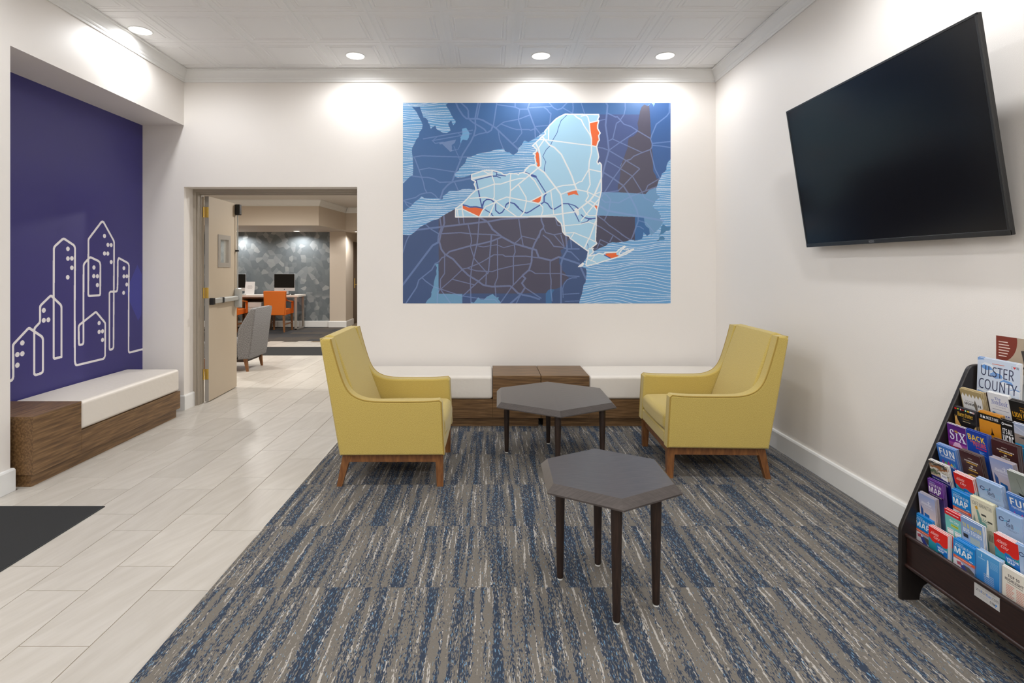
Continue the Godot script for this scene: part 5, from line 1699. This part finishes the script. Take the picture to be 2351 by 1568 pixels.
	disc(ph, Vector2(20, 20), 108, rgb(122, 48, 34))
	for k in 6:
		ph.fill_rect(Rect2i(16, 26 + k * 14, 70 - abs(k - 2) * 7, 5), rgb(222, 200, 190))
	var s := thing("magazine", "upright sheet with a brown quarter circle, behind the cloudy sky magazine", "magazine", Vector3(2.352, 0.90, 0))
	s.transform = Transform3D(Basis(Vector3.UP, -PI / 2), V(2.306, 0.857, 2.451 - 0.115))
	put("cover", leaflet_mesh(0.23, 0.378, 0.003), null, s)
	(s.get_child(0) as MeshInstance3D).set_surface_override_material(0, picture(ph, 0.35))
	(s.get_child(0) as MeshInstance3D).set_surface_override_material(1, M.paper)

var leaflets := {}
func leaflet_mesh(w: float, h: float, th: float) -> ArrayMesh:
	var key := "%.3f %.4f" % [w, h]
	if leaflets.has(key):
		return leaflets[key]
	var st := begin()
	var a := w / 2
	var low := 1.4 if w < 0.15 else 1.0      # the print ends above the foot of the sheet
	quad(st, Vector3(-a, h, 0), Vector3(a, h, 0), Vector3(a, 0, 0), Vector3(-a, 0, 0), Vector3.BACK, Vector2(0, 0), Vector2(1, 0), Vector2(1, low), Vector2(0, low))
	var m := done(st)
	st = begin()
	box(st, Vector3(-a, 0, -th), Vector3(a, h, -0.0001))
	st.index()
	st.commit(m)
	leaflets[key] = m
	return m

const PAPERS := {"map_blue": [70, 140, 200], "map_purple": [120, 86, 150], "helicopter": [168, 186, 214], "dusk": [158, 146, 144], "brown": [92, 78, 76], "statue": [222, 218, 188], "flags": [64, 60, 66], "gold_star": [176, 130, 70], "blue_show": [84, 100, 160], "black_gold": [70, 66, 64], "sunburst": [190, 172, 134], "fun": [140, 160, 196], "tower": [196, 204, 214], "teal": [220, 150, 150], "grey_ship": [206, 208, 204], "all_here": [80, 80, 82]}
var paper_mats := {}
func paper_of(design: String) -> Material:
	if not PAPERS.has(design):
		return M.paper
	if not paper_mats.has(design):
		var c: Array = PAPERS[design]
		paper_mats[design] = plain(rgb(c[0], c[1], c[2]), 0.7)
	return paper_mats[design]

var cover_mats := {}
const ORDINAL := ["front copy", "second copy", "third copy", "fourth copy", "fifth copy", "sixth copy", "seventh copy", "eighth copy"]
func stack(design: String, what: String, place: String, x: float, top: float, d_left: float, w: float, h: float, tilt: float, n: int, row: int) -> void:
	h = (top - ROW_Y[row] + (0.226 if row < 8 else 0.276) - 0.0015) / cos(deg_to_rad(tilt))
	if not cover_mats.has(design):
		cover_mats[design] = picture(cover(design), 0.28)
	var basis_ := Basis(Vector3.UP, -PI / 2) * Basis(Vector3.RIGHT, deg_to_rad(tilt))
	var first: Node3D
	for k in n:
		var o: Node3D
		if k == 0:
			o = thing("leaflet" if design != "county" else "magazine", "", "leaflet" if design != "county" else "magazine")
			var c := put("cover", leaflet_mesh(w, h, 0.0034), null, o)
			c.set_surface_override_material(0, cover_mats[design])
			c.set_surface_override_material(1, paper_of(design))
			first = o
		else:
			o = first.duplicate()
			o.name = numbered("leaflet" if design != "county" else "magazine")
			add_child(o)
		tag(o, "%s, %s, %s" % [what, ORDINAL[k], place], "leaflet" if design != "county" else "magazine", "stack of leaflets, " + place)
		var back := 0.0038 * k
		var up := rng.randf_range(0.0, 0.005) if k > 0 else 0.0
		var slide := rng.randf_range(0.0, 0.004) if k > 0 else 0.0
		var corner := V(x, top, d_left - w / 2)
		o.transform = Transform3D(basis_, corner - basis_.y * (h - up) - basis_.z * back + basis_.x * slide)

func cover(design: String) -> Image:
	var im := Image.create(200, 450, false, Image.FORMAT_RGB8) if design != "county" else Image.create(420, 560, false, Image.FORMAT_RGB8)
	var white := rgb(240, 240, 242)
	match design:
		"map_blue", "map_purple":
			var base := rgb(0, 128, 206) if design == "map_blue" else rgb(98, 44, 138)
			im.fill(base)
			letters(im, "VISITOR FUN", "sans", 14, 46, 164, 34, white)
			letters(im, "MAP", "sans-bold", 10, 92, 160, 72, white)
			im.fill_rect(Rect2i(150, 176, 34, 6), white)
			im.fill_rect(Rect2i(14, 26, 80, 5), rgb(160, 200, 230))
			if design == "map_blue":
				im.fill_rect(Rect2i(0, 196, 200, 36), rgb(226, 92, 52))
				im.fill_rect(Rect2i(20, 210, 150, 8), rgb(244, 200, 180))
				shade(im, 0, 232, 200, 218, rgb(150, 156, 190), rgb(226, 222, 224))
				fill_poly(im, pts([0, 240, 60, 236, 130, 290, 200, 330, 200, 450, 0, 450]), rgb(222, 220, 226))
				fill_poly(im, pts([90, 262, 150, 262, 200, 300, 200, 360, 140, 330]), rgb(92, 90, 86))
				fill_poly(im, pts([60, 280, 100, 270, 150, 350, 190, 410, 150, 420, 100, 360]), rgb(64, 74, 150))
				fill_poly(im, pts([30, 262, 70, 250, 80, 290, 40, 300]), rgb(176, 84, 100))
			else:
				im.fill_rect(Rect2i(0, 178, 200, 22), rgb(40, 20, 52))
				im.fill_rect(Rect2i(16, 186, 160, 6), rgb(226, 220, 230))
				shade(im, 0, 200, 200, 250, rgb(66, 44, 110), rgb(120, 150, 200))
		"red_city":
			im.fill(rgb(24, 116, 138))
			shade(im, 0, 150, 200, 300, rgb(36, 150, 172), rgb(20, 84, 96))
			fill_poly(im, pts([0, 0, 200, 0, 200, 150, 184, 176, 150, 182, 120, 160, 96, 160, 74, 184, 40, 178, 14, 150, 0, 140]), rgb(216, 34, 24))
			letters(im, "Atlantic", "serif", 20, 44, 84, 38, white, 0.25)
			letters(im, "City", "serif", 50, 96, 62, 40, white, 0.25)
			fill_poly(im, pts([84, 160, 200, 216, 200, 300, 84, 250]), rgb(20, 110, 196))
			letters(im, "VISITOR", "sans-bold", 94, 200, 98, 26, white)
			letters(im, "MAP", "sans-bold", 100, 234, 60, 26, white)
			fill_poly(im, pts([170, 300, 200, 300, 200, 400, 160, 360]), rgb(26, 120, 72))
			fill_poly(im, pts([100, 280, 160, 280, 196, 360, 200, 450, 120, 450, 84, 360]), rgb(38, 26, 22))
			for k in 60:
				disc(im, Vector2(116 + 0.1 * k, 316 + 1.1 * k), 32 - absf(k - 30) * 0.25, rgb(178, 116, 78))
			fill_poly(im, pts([106, 356, 146, 350, 140, 376, 118, 378]), rgb(236, 226, 220))
			disc(im, Vector2(106, 326), 5, rgb(50, 30, 24))
			disc(im, Vector2(138, 322), 5, rgb(50, 30, 24))
		"tower":
			shade(im, 0, 0, 200, 450, rgb(86, 158, 212), rgb(30, 110, 190))
			fill_poly(im, pts([96, 60, 106, 60, 114, 250, 90, 250]), rgb(214, 226, 238))
			for k in 9:
				im.fill_rect(Rect2i(66 + k, 226 + k * 20, 86, 9), rgb(150, 170, 204))
			fill_poly(im, pts([0, 430, 90, 370, 120, 450, 0, 450]), rgb(70, 120, 190))
			letters(im, "SUMMIT", "sans", 20, 74, 60, 10, rgb(210, 226, 242))
			stroke(im, pts([46, 28, 46, 62]), 5, rgb(220, 232, 244))
			for k in 5:
				im.fill_rect(Rect2i(120, 60 + 16 * k, 66, 3), rgb(160, 196, 226))
		"highlights":
			im.fill(rgb(224, 218, 206))
			letters(im, "TOP 10", "sans-bold", 44, 62, 90, 30, rgb(46, 42, 42))
			letters(im, "HIGHLIGHTS", "sans-bold", 22, 106, 156, 30, rgb(46, 42, 42))
			im.fill_rect(Rect2i(40, 150, 120, 6), rgb(110, 100, 96))
			for k in 9:
				im.fill_rect(Rect2i(30, 180 + k * 18, 64 - (k % 3) * 8, 7), rgb(206, 120, 104))
				im.fill_rect(Rect2i(110, 184 + k * 18, 66 - (k % 2) * 10, 7), rgb(206, 120, 104))
			fill_poly(im, pts([120, 410, 160, 380, 190, 450, 110, 450]), rgb(70, 56, 30))
		"dusk":
			shade(im, 0, 0, 200, 300, rgb(142, 158, 206), rgb(226, 200, 190))
			shade(im, 0, 300, 200, 150, rgb(232, 200, 176), rgb(96, 84, 100))
			fill_poly(im, pts([18, 150, 34, 176, 46, 196, 50, 450, 14, 450]), rgb(50, 86, 150))
			fill_poly(im, pts([58, 230, 118, 240, 118, 380, 58, 380]), rgb(28, 104, 176))
			fill_poly(im, pts([0, 360, 60, 350, 110, 372, 160, 390, 200, 384, 200, 450, 0, 450]), rgb(60, 52, 66))
			letters(im, "Manhattan", "serif", 28, 92, 120, 30, white, 0.3)
			letters(im, "by day and night", "sans", 60, 140, 110, 10, white)
			stroke(im, pts([120, 60, 120, 100]), 4, white)
			stroke(im, pts([102, 78, 138, 78]), 4, white)
		"teal":
			im.fill(rgb(112, 190, 186))
			im.fill_rect(Rect2i(0, 0, 200, 66), rgb(212, 24, 40))
			im.fill_rect(Rect2i(18, 28, 160, 10), rgb(244, 210, 210))
			letters(im, "Go City", "sans-bold", 58, 106, 112, 40, white)
			im.fill_rect(Rect2i(70, 162, 92, 30), rgb(206, 214, 50))
			im.fill_rect(Rect2i(78, 173, 76, 7), rgb(90, 96, 40))
			for x in [18, 110]:
				im.fill_rect(Rect2i(x, 230, 78, 130), white)
				im.fill_rect(Rect2i(x + 8, 240, 60, 7), rgb(150, 150, 150))
				shade(im, x, 290, 78, 70, rgb(200, 196, 180), rgb(150, 150, 130))
		"bus":
			shade(im, 0, 0, 200, 450, rgb(124, 156, 206), rgb(168, 190, 220))
			letters(im, "TV & MOVIE", "sans-bold", 12, 60, 176, 46, rgb(226, 206, 80))
			letters(im, "BUS TOURS", "sans-bold", 18, 120, 170, 46, rgb(228, 234, 244))
			im.fill_rect(Rect2i(14, 190, 46, 46), rgb(40, 42, 50))
			for k in 5:
				im.fill_rect(Rect2i(76, 200 + 16 * k, 90, 6), rgb(206, 210, 120))
			for k in 10:
				im.fill_rect(Rect2i(20 * k + 4, 306, 10, 10), rgb(40, 44, 52))
			shade(im, 0, 322, 200, 128, rgb(150, 130, 110), rgb(110, 100, 96))
		"helicopter":
			shade(im, 0, 0, 200, 450, rgb(150, 182, 222), rgb(186, 198, 220))
			letters(im, "Heli", "serif-bold", 78, 102, 58, 44, rgb(42, 48, 84))
			letters(im, "NY", "serif-bold", 140, 102, 44, 44, rgb(140, 190, 226))
			stroke(im, pts([58, 84, 42, 72, 24, 84, 24, 104, 42, 112, 60, 100, 80, 92, 104, 84]), 8, rgb(44, 56, 104))
			stroke(im, pts([62, 104, 70, 92, 84, 96]), 9, rgb(90, 176, 220))
			stroke(im, pts([104, 86, 108, 60]), 6, rgb(44, 56, 104))
			fill_poly(im, pts([66, 296, 84, 276, 112, 274, 132, 290, 186, 312, 192, 300, 196, 340, 184, 330, 134, 322, 104, 330, 78, 320]), rgb(74, 68, 70))
			stroke(im, pts([66, 262, 128, 270]), 4, rgb(70, 66, 68))
			stroke(im, pts([98, 262, 98, 276]), 4, rgb(70, 66, 68))
			stroke(im, pts([74, 340, 130, 342]), 4, rgb(70, 66, 68))
			im.fill_rect(Rect2i(60, 160, 116, 2), rgb(90, 110, 160))
			im.fill_rect(Rect2i(90, 170, 70, 5), rgb(120, 136, 176))
		"statue":
			im.fill(rgb(222, 218, 196))
			letters(im, "LOWER MANHATTAN", "sans", 12, 40, 176, 42, rgb(58, 60, 58))
			fill_poly(im, pts([46, 130, 64, 124, 92, 230, 120, 300, 140, 450, 76, 450, 74, 300]), rgb(110, 160, 154))
			fill_poly(im, pts([36, 96, 60, 84, 66, 120, 44, 126]), rgb(206, 160, 50))
			disc(im, Vector2(108, 262), 28, rgb(116, 166, 160))
			for k in 7:
				var g := deg_to_rad(-160 + 23 * k)
				stroke(im, PackedVector2Array([Vector2(108, 244) + Vector2(cos(g), sin(g)) * 22, Vector2(108, 244) + Vector2(cos(g), sin(g)) * 52]), 5, rgb(96, 146, 142))
			im.fill_rect(Rect2i(92, 146, 44, 20), rgb(60, 62, 54))
			im.fill_rect(Rect2i(146, 196, 40, 18), rgb(60, 62, 54))
			fill_poly(im, pts([14, 250, 24, 190, 34, 250, 38, 340, 10, 340]), rgb(130, 160, 152))
			fill_poly(im, pts([140, 320, 170, 296, 200, 316, 200, 410, 140, 410]), rgb(196, 190, 164))
			stroke(im, pts([134, 320, 170, 292, 200, 312]), 4, rgb(120, 116, 70))
			for k in 4:
				im.fill_rect(Rect2i(146 + 14 * k, 334, 5, 76), rgb(120, 120, 104))
		"museum":
			im.fill(rgb(150, 140, 122))
			for k in 60:
				var c := [rgb(196, 178, 150), rgb(70, 66, 64), rgb(150, 96, 56), rgb(206, 200, 190), rgb(84, 100, 76)][k % 5] as Color
				disc(im, Vector2(fmod(k * 61.8, 200.0), fmod(k * 37.3, 190.0) + 10), 10 + (k % 4) * 4, c)
			im.fill_rect(Rect2i(0, 190, 200, 260), rgb(26, 28, 110))
			fill_poly(im, pts([110, 110, 182, 126, 182, 206, 110, 190]), white)
			letters(im, "museum", "serif", 122, 138, 48, 24, rgb(40, 60, 120), 0.3)
			letters(im, "The Museum of the Dog", "sans-bold", 10, 214, 180, 24, white)
			letters(im, "NEW YORK CITY", "sans-bold", 44, 252, 126, 22, white)
		"fun":
			shade(im, 0, 0, 200, 450, rgb(62, 120, 196), rgb(40, 92, 186))
			letters(im, "FUN", "sans-bold", 22, 34, 158, 80, white)
			letters(im, "FOR EVERYONE", "sans-bold", 28, 124, 150, 22, white)
			var tri_c := [rgb(150, 60, 150), rgb(130, 180, 60), rgb(196, 60, 130), rgb(240, 190, 40), rgb(60, 160, 190)]
			for k in 5:
				fill_poly(im, pts([24 + 30 * k, 226, 42 + 30 * k, 176 + (k % 2) * 16, 62 + 30 * k, 232]), tri_c[k])
			letters(im, "Crayola", "serif-bold", 26, 216, 146, 50, rgb(226, 226, 230))
			fill_poly(im, pts([150, 230, 190, 250, 170, 290]), rgb(150, 60, 150))
			disc(im, Vector2(160, 340), 14, rgb(190, 60, 60))
		"brown":
			shade(im, 0, 0, 200, 450, rgb(66, 26, 30), rgb(58, 46, 40))
			for r in [[40, 90, 130, 14, 0], [56, 112, 100, 13, 1], [92, 142, 20, 20, 0], [70, 172, 66, 14, 0], [62, 196, 90, 13, 1], [78, 62, 40, 6, 0]]:
				im.fill_rect(Rect2i(r[0], r[1], r[2], r[3]), rgb(214, 208, 202) if r[4] == 0 else rgb(226, 180, 60))
				for g in range(r[0] + 8, r[0] + r[2] - 4, 11):
					im.fill_rect(Rect2i(g, r[1], 3, r[3]), rgb(60, 30, 32))
			var ring := PackedVector2Array()
			for k in 21:
				var g := PI + PI * k / 20.0
				ring.append(Vector2(104 + 76 * cos(g), 318 + 66 * sin(g)))
			stroke(im, ring, 16, rgb(206, 156, 60))
			disc(im, Vector2(104, 336), 64, rgb(30, 22, 18))
		"grey_ship":
			shade(im, 0, 0, 200, 450, rgb(126, 134, 126), rgb(170, 174, 164))
			stroke(im, pts([70, 60, 100, 210]), 3, rgb(80, 86, 82))
			fill_poly(im, pts([60, 200, 200, 250, 200, 330, 90, 300]), rgb(32, 34, 34))
			fill_poly(im, pts([60, 260, 76, 240, 84, 300, 64, 300]), rgb(50, 52, 50))
		"purple_crown":
			shade(im, 0, 0, 200, 230, rgb(78, 28, 118), rgb(120, 40, 142))
			shade(im, 0, 230, 200, 220, rgb(170, 80, 160), rgb(90, 30, 100))
			letters(im, "S", "serif-bold", 22, 66, 48, 128, rgb(226, 228, 244))
			letters(im, "I", "serif-bold", 82, 100, 28, 96, rgb(226, 228, 244))
			letters(im, "X", "serif-bold", 112, 78, 80, 124, rgb(226, 228, 244))
			fill_poly(im, pts([78, 90, 74, 66, 86, 78, 96, 58, 104, 78, 116, 68, 110, 92]), rgb(196, 150, 50))
			fill_poly(im, pts([70, 220, 120, 214, 150, 270, 40, 280]), rgb(232, 190, 220))
			for k in 22:
				disc(im, Vector2(12 + 8.4 * k, 286 + (k % 3) * 10), 9, rgb(120 + (k % 4) * 24, 40, 50))
		"blue_show":
			shade(im, 0, 0, 200, 450, rgb(22, 60, 160), rgb(24, 80, 180))
			letters(im, "BACK", "sans-bold", 18, 46, 160, 66, rgb(240, 196, 50), -0.1)
			letters(im, "TO THE", "sans-bold", 30, 118, 50, 26, rgb(236, 110, 50))
			letters(im, "FUTURE", "sans-bold", 66, 122, 120, 54, rgb(228, 84, 46), -0.1)
			im.fill_rect(Rect2i(86, 190, 100, 12), rgb(196, 40, 90))
			fill_poly(im, pts([110, 220, 180, 232, 130, 240, 190, 270, 120, 250]), rgb(110, 160, 230))
		"flags":
			im.fill(rgb(20, 18, 24))
			var fl := [rgb(206, 30, 30), rgb(40, 150, 70), rgb(40, 60, 150), rgb(40, 36, 36), rgb(40, 150, 70), rgb(226, 180, 40), rgb(236, 236, 236), rgb(236, 236, 236)]
			for k in 8:
				im.fill_rect(Rect2i(4 + 24 * k, 10, 21, 20), fl[k])
			im.fill_rect(Rect2i(59, 10, 7, 20), rgb(236, 236, 236))
			im.fill_rect(Rect2i(66, 10, 7, 20), rgb(206, 30, 30))
			im.fill_rect(Rect2i(76, 17, 21, 7), rgb(206, 30, 30))
			im.fill_rect(Rect2i(107, 10, 7, 20), rgb(236, 236, 236))
			disc(im, Vector2(182, 20), 6, rgb(206, 30, 30))
			disc(im, Vector2(38, 20), 6, rgb(226, 200, 40))
			fill_poly(im, pts([0, 100, 12, 130, 18, 104, 26, 160, 70, 260, 60, 300, 0, 240]), rgb(206, 160, 90))
			fill_poly(im, pts([200, 180, 186, 200, 176, 240, 140, 300, 160, 360, 200, 340]), rgb(206, 170, 110))
			letters(im, "Harry Potter", "serif-bold", 30, 56, 144, 66, rgb(222, 176, 56))
			im.fill_rect(Rect2i(70, 132, 70, 5), rgb(150, 120, 50))
			im.fill_rect(Rect2i(76, 160, 70, 5), rgb(220, 200, 150))
		"gold_star":
			shade(im, 0, 0, 200, 450, rgb(216, 146, 40), rgb(192, 120, 24))
			im.fill_rect(Rect2i(0, 14, 200, 72), rgb(18, 16, 16))
			letters(im, "H", "serif-bold", 16, 34, 18, 32, white)
			letters(im, "MILTON", "serif-bold", 70, 34, 112, 32, white)
			fill_poly(im, pts([50, 26, 54, 44, 68, 46, 58, 54, 64, 72, 50, 62, 38, 72, 42, 54, 34, 46, 47, 44]), white)
			fill_poly(im, pts([112, 200, 116, 150, 122, 200, 136, 232, 104, 240]), rgb(40, 26, 14))
		"all_here":
			im.fill(rgb(18, 18, 19))
			disc(im, Vector2(36, 40), 17, white)
			disc(im, Vector2(36, 40), 9, rgb(18, 18, 19))
			im.fill_rect(Rect2i(60, 32, 116, 16), rgb(214, 214, 214))
			letters(im, "IT'S ALL", "sans-bold", 24, 92, 152, 62, white)
			letters(im, "HERE", "sans-bold", 22, 166, 160, 150, white)
		"jet":
			shade(im, 0, 0, 200, 190, rgb(150, 164, 196), rgb(206, 204, 206))
			fill_poly(im, pts([0, 110, 200, 130, 200, 230, 0, 230]), rgb(140, 128, 122))
			im.fill_rect(Rect2i(0, 220, 200, 230), rgb(40, 150, 206))
			fill_poly(im, pts([40, 150, 90, 130, 120, 100, 130, 132, 190, 150, 130, 152, 100, 180, 96, 154]), rgb(44, 46, 52))
			stroke(im, pts([0, 20, 130, 100]), 8, rgb(196, 200, 214))
			im.fill_rect(Rect2i(30, 256, 140, 6), white)
		"sunburst":
			im.fill(rgb(170, 152, 110))
			var zig := PackedVector2Array()
			for k in 13:
				zig.append(Vector2(6 + 16 * k, 90 if k % 2 == 0 else 46))
			zig.append_array(pts([186, 330, 130, 360, 100, 450, 40, 450, 10, 300]))
			fill_poly(im, zig, rgb(232, 232, 232))
			letters(im, "THE BOOK OF", "sans", 34, 138, 100, 14, rgb(110, 104, 96))
			letters(im, "MORM", "sans-bold", 26, 164, 86, 32, rgb(40, 38, 38))
			letters(im, "N", "sans-bold", 150, 164, 26, 32, rgb(40, 38, 38))
			fill_poly(im, pts([112, 180, 128, 110, 144, 180, 138, 240, 120, 240]), rgb(120, 112, 100))
			fill_poly(im, pts([70, 330, 128, 240, 190, 330, 190, 450, 40, 450]), rgb(150, 132, 96))
		"white_script":
			im.fill(rgb(226, 228, 234))
			letters(im, "The", "serif", 66, 40, 56, 30, rgb(52, 76, 170))
			letters(im, "Notebook", "serif", 26, 72, 150, 54, rgb(52, 76, 170), 0.12)
			letters(im, "THE MUSICAL", "sans", 62, 142, 96, 10, rgb(120, 130, 170))
			im.fill_rect(Rect2i(26, 178, 156, 5), rgb(130, 136, 160))
			disc(im, Vector2(34, 236), 20, rgb(40, 120, 176))
			disc(im, Vector2(52, 240), 12, rgb(210, 180, 60))
			for k in 4:
				disc(im, Vector2(104 + 22 * k, 236), 7, rgb(66, 84, 176))
		"black_gold":
			im.fill(rgb(20, 19, 19))
			letters(im, "Disney", "serif", 80, 52, 56, 22, rgb(206, 150, 40))
			letters(im, "THE", "sans-bold", 84, 84, 60, 34, rgb(226, 166, 40))
			letters(im, "LION KING", "sans-bold", 14, 126, 172, 56, rgb(230, 170, 40))
			im.fill_rect(Rect2i(40, 196, 120, 6), rgb(180, 130, 40))
			disc(im, Vector2(112, 306), 70, rgb(216, 158, 40))
			disc(im, Vector2(126, 330), 50, rgb(24, 22, 20))
		"county":
			shade(im, 0, 0, 420, 560, rgb(196, 208, 226), rgb(206, 214, 224))
			for k in 26:
				var cx := fmod(k * 97.3, 440.0)
				var cy := fmod(k * 61.1, 540.0)
				var c2 := [rgb(120, 156, 206), rgb(226, 230, 236), rgb(214, 220, 230), rgb(96, 150, 214)][k % 4] as Color
				fill_poly(im, PackedVector2Array([Vector2(cx - 60, cy), Vector2(cx - 20, cy - 22), Vector2(cx + 50, cy - 10), Vector2(cx + 70, cy + 14), Vector2(cx, cy + 26)]), c2)
			fill_poly(im, pts([0, 330, 60, 350, 30, 420, 0, 430]), rgb(40, 120, 200))
			letters(im, "ULSTER", "sans", 40, 66, 324, 92, rgb(36, 44, 78))
			letters(im, "COUNTY", "sans", 20, 190, 376, 92, rgb(36, 44, 78))
			im.fill_rect(Rect2i(150, 36, 120, 6), rgb(206, 110, 90))
			letters(im, "I", "serif-bold", 340, 30, 6, 22, rgb(50, 50, 60))
			fill_poly(im, pts([352, 36, 360, 30, 366, 36, 372, 30, 380, 36, 366, 54]), rgb(206, 40, 40))
			letters(im, "NY", "serif-bold", 384, 30, 24, 22, rgb(50, 50, 60))
			disc(im, Vector2(116, 330), 24, rgb(70, 50, 42))
			fill_poly(im, pts([84, 352, 128, 356, 150, 420, 160, 560, 70, 560, 62, 420]), rgb(76, 66, 54))
			fill_poly(im, pts([56, 380, 86, 370, 80, 470, 52, 460]), rgb(40, 36, 40))
			disc(im, Vector2(226, 440), 14, rgb(110, 40, 40))
			fill_poly(im, pts([200, 460, 250, 460, 260, 560, 190, 560]), rgb(60, 70, 100))
			im.fill_rect(Rect2i(290, 330, 100, 5), rgb(90, 110, 150))
	return im

func fill_rack() -> void:
	stack("map_blue", "blue visitor map leaflet with snowy picture", "bottom row, far-end stack", 1.974, 0.4081, 2.5004, 0.1, 0.225, 0, 4, 0)
	stack("red_city", "red topped city leaflet with white script", "bottom row, second stack", 1.947, 0.3996, 2.3878, 0.1, 0.225, 0, 6, 0)
	stack("map_blue", "blue visitor map leaflet with snowy picture", "bottom row, third stack", 1.958, 0.4035, 2.2727, 0.1, 0.225, 0, 7, 0)
	stack("tower", "sky blue leaflet with white spire", "bottom row, fourth stack", 1.958, 0.4131, 2.1668, 0.1, 0.225, 0, 5, 0)
	stack("highlights", "cream leaflet listing ten highlights", "bottom row, fifth stack", 1.958, 0.4078, 2.0562, 0.1, 0.225, 0, 4, 0)
	stack("dusk", "lavender leaflet of skyscrapers at dusk", "second row up, far-end stack", 1.974, 0.5098, 2.4801, 0.092, 0.225, 5, 5, 1)
	stack("teal", "teal leaflet with a red band", "second row up, second stack", 1.974, 0.4996, 2.3374, 0.079, 0.225, 5, 3, 1)
	stack("bus", "pale blue bus tour leaflet", "second row up, third stack", 1.974, 0.5027, 2.2573, 0.1, 0.225, 5, 4, 1)
	stack("red_city", "red topped city leaflet with white script", "second row up, fourth stack", 1.974, 0.5066, 2.1089, 0.098, 0.225, 5, 5, 1)
	stack("helicopter", "pale blue leaflet with dark helicopter", "second row up, fifth stack", 1.974, 0.5106, 2.0215, 0.1, 0.225, 5, 4, 1)
	stack("map_purple", "purple visitor map leaflet", "third row up, far-end stack", 2.016, 0.5741, 2.4798, 0.082, 0.225, 5, 4, 2)
	stack("map_blue", "blue visitor map leaflet with snowy picture", "third row up, second stack", 2.016, 0.5791, 2.3510, 0.09, 0.225, 5, 5, 2)
	stack("statue", "cream leaflet with green statue", "third row up, third stack", 2.016, 0.5877, 2.2593, 0.1, 0.225, 5, 5, 2)
	stack("helicopter", "pale blue leaflet with dark helicopter", "third row up, fourth stack", 2.016, 0.5880, 2.1445, 0.1, 0.225, 5, 5, 2)
	stack("museum", "museum leaflet with navy band", "fourth row up, far-end stack", 2.020, 0.6605, 2.4798, 0.1, 0.225, 12, 4, 3)
	stack("red_city", "red topped city leaflet with white script", "fourth row up, second stack", 2.020, 0.6540, 2.3468, 0.094, 0.225, 12, 5, 3)
	stack("helicopter", "pale blue leaflet with dark helicopter", "fourth row up, third stack", 2.020, 0.6723, 2.2374, 0.108, 0.225, 12, 5, 3)
	stack("fun", "blue leaflet with coloured triangles", "fourth row up, fourth stack", 2.020, 0.6645, 2.1070, 0.1, 0.225, 12, 3, 3)
	stack("fun", "blue leaflet with coloured triangles", "fifth row up, far-end stack", 2.056, 0.7328, 2.4796, 0.1, 0.225, 12, 5, 4)
	stack("brown", "dark maroon leaflet with yellow lines", "fifth row up, second stack", 2.056, 0.7465, 2.3598, 0.1, 0.225, 12, 5, 4)
	stack("dusk", "lavender leaflet of skyscrapers at dusk", "fifth row up, third stack", 2.056, 0.7662, 2.2176, 0.1, 0.225, 12, 5, 4)
	stack("grey_ship", "grey green booklet with a dark ship", "fifth row up, fourth stack", 2.028, 0.7515, 2.1118, 0.1, 0.225, 12, 3, 4)
	stack("purple_crown", "purple leaflet with white letters", "sixth row up, far-end stack", 2.106, 0.8290, 2.4804, 0.097, 0.225, 6, 3, 5)
	stack("blue_show", "blue leaflet with yellow red title", "sixth row up, second stack", 2.106, 0.8299, 2.3818, 0.1, 0.225, 6, 5, 5)
	stack("brown", "dark maroon leaflet with yellow lines", "sixth row up, third stack", 2.106, 0.8252, 2.2617, 0.112, 0.225, 6, 5, 5)
	stack("flags", "black leaflet with row of flags", "seventh row up, far-end stack", 2.138, 0.9056, 2.4793, 0.108, 0.225, 5, 4, 6)
	stack("gold_star", "gold leaflet with black title band", "seventh row up, second stack", 2.138, 0.9168, 2.3554, 0.1, 0.225, 5, 5, 6)
	stack("all_here", "narrow black leaflet with white capitals", "seventh row up, third stack", 2.138, 0.9082, 2.2549, 0.058, 0.225, 5, 2, 6)
	stack("jet", "grey blue leaflet with a dark jet", "seventh row up, fourth stack", 2.138, 0.9107, 2.2022, 0.1, 0.225, 5, 3, 6)
	stack("sunburst", "white leaflet with jagged tan border", "eighth row up, far-end stack", 2.164, 0.9878, 2.4799, 0.108, 0.225, 11, 5, 7)
	stack("white_script", "white leaflet with blue script title", "eighth row up, second stack", 2.164, 1.0035, 2.3433, 0.096, 0.225, 11, 3, 7)
	stack("black_gold", "black leaflet with golden title", "eighth row up, third stack", 2.164, 0.9923, 2.2458, 0.1, 0.225, 11, 5, 7)
	stack("county", "large cloudy sky county magazine", "top row", 2.249, 1.1323, 2.4799, 0.2, 0.275, -2, 3, 8)
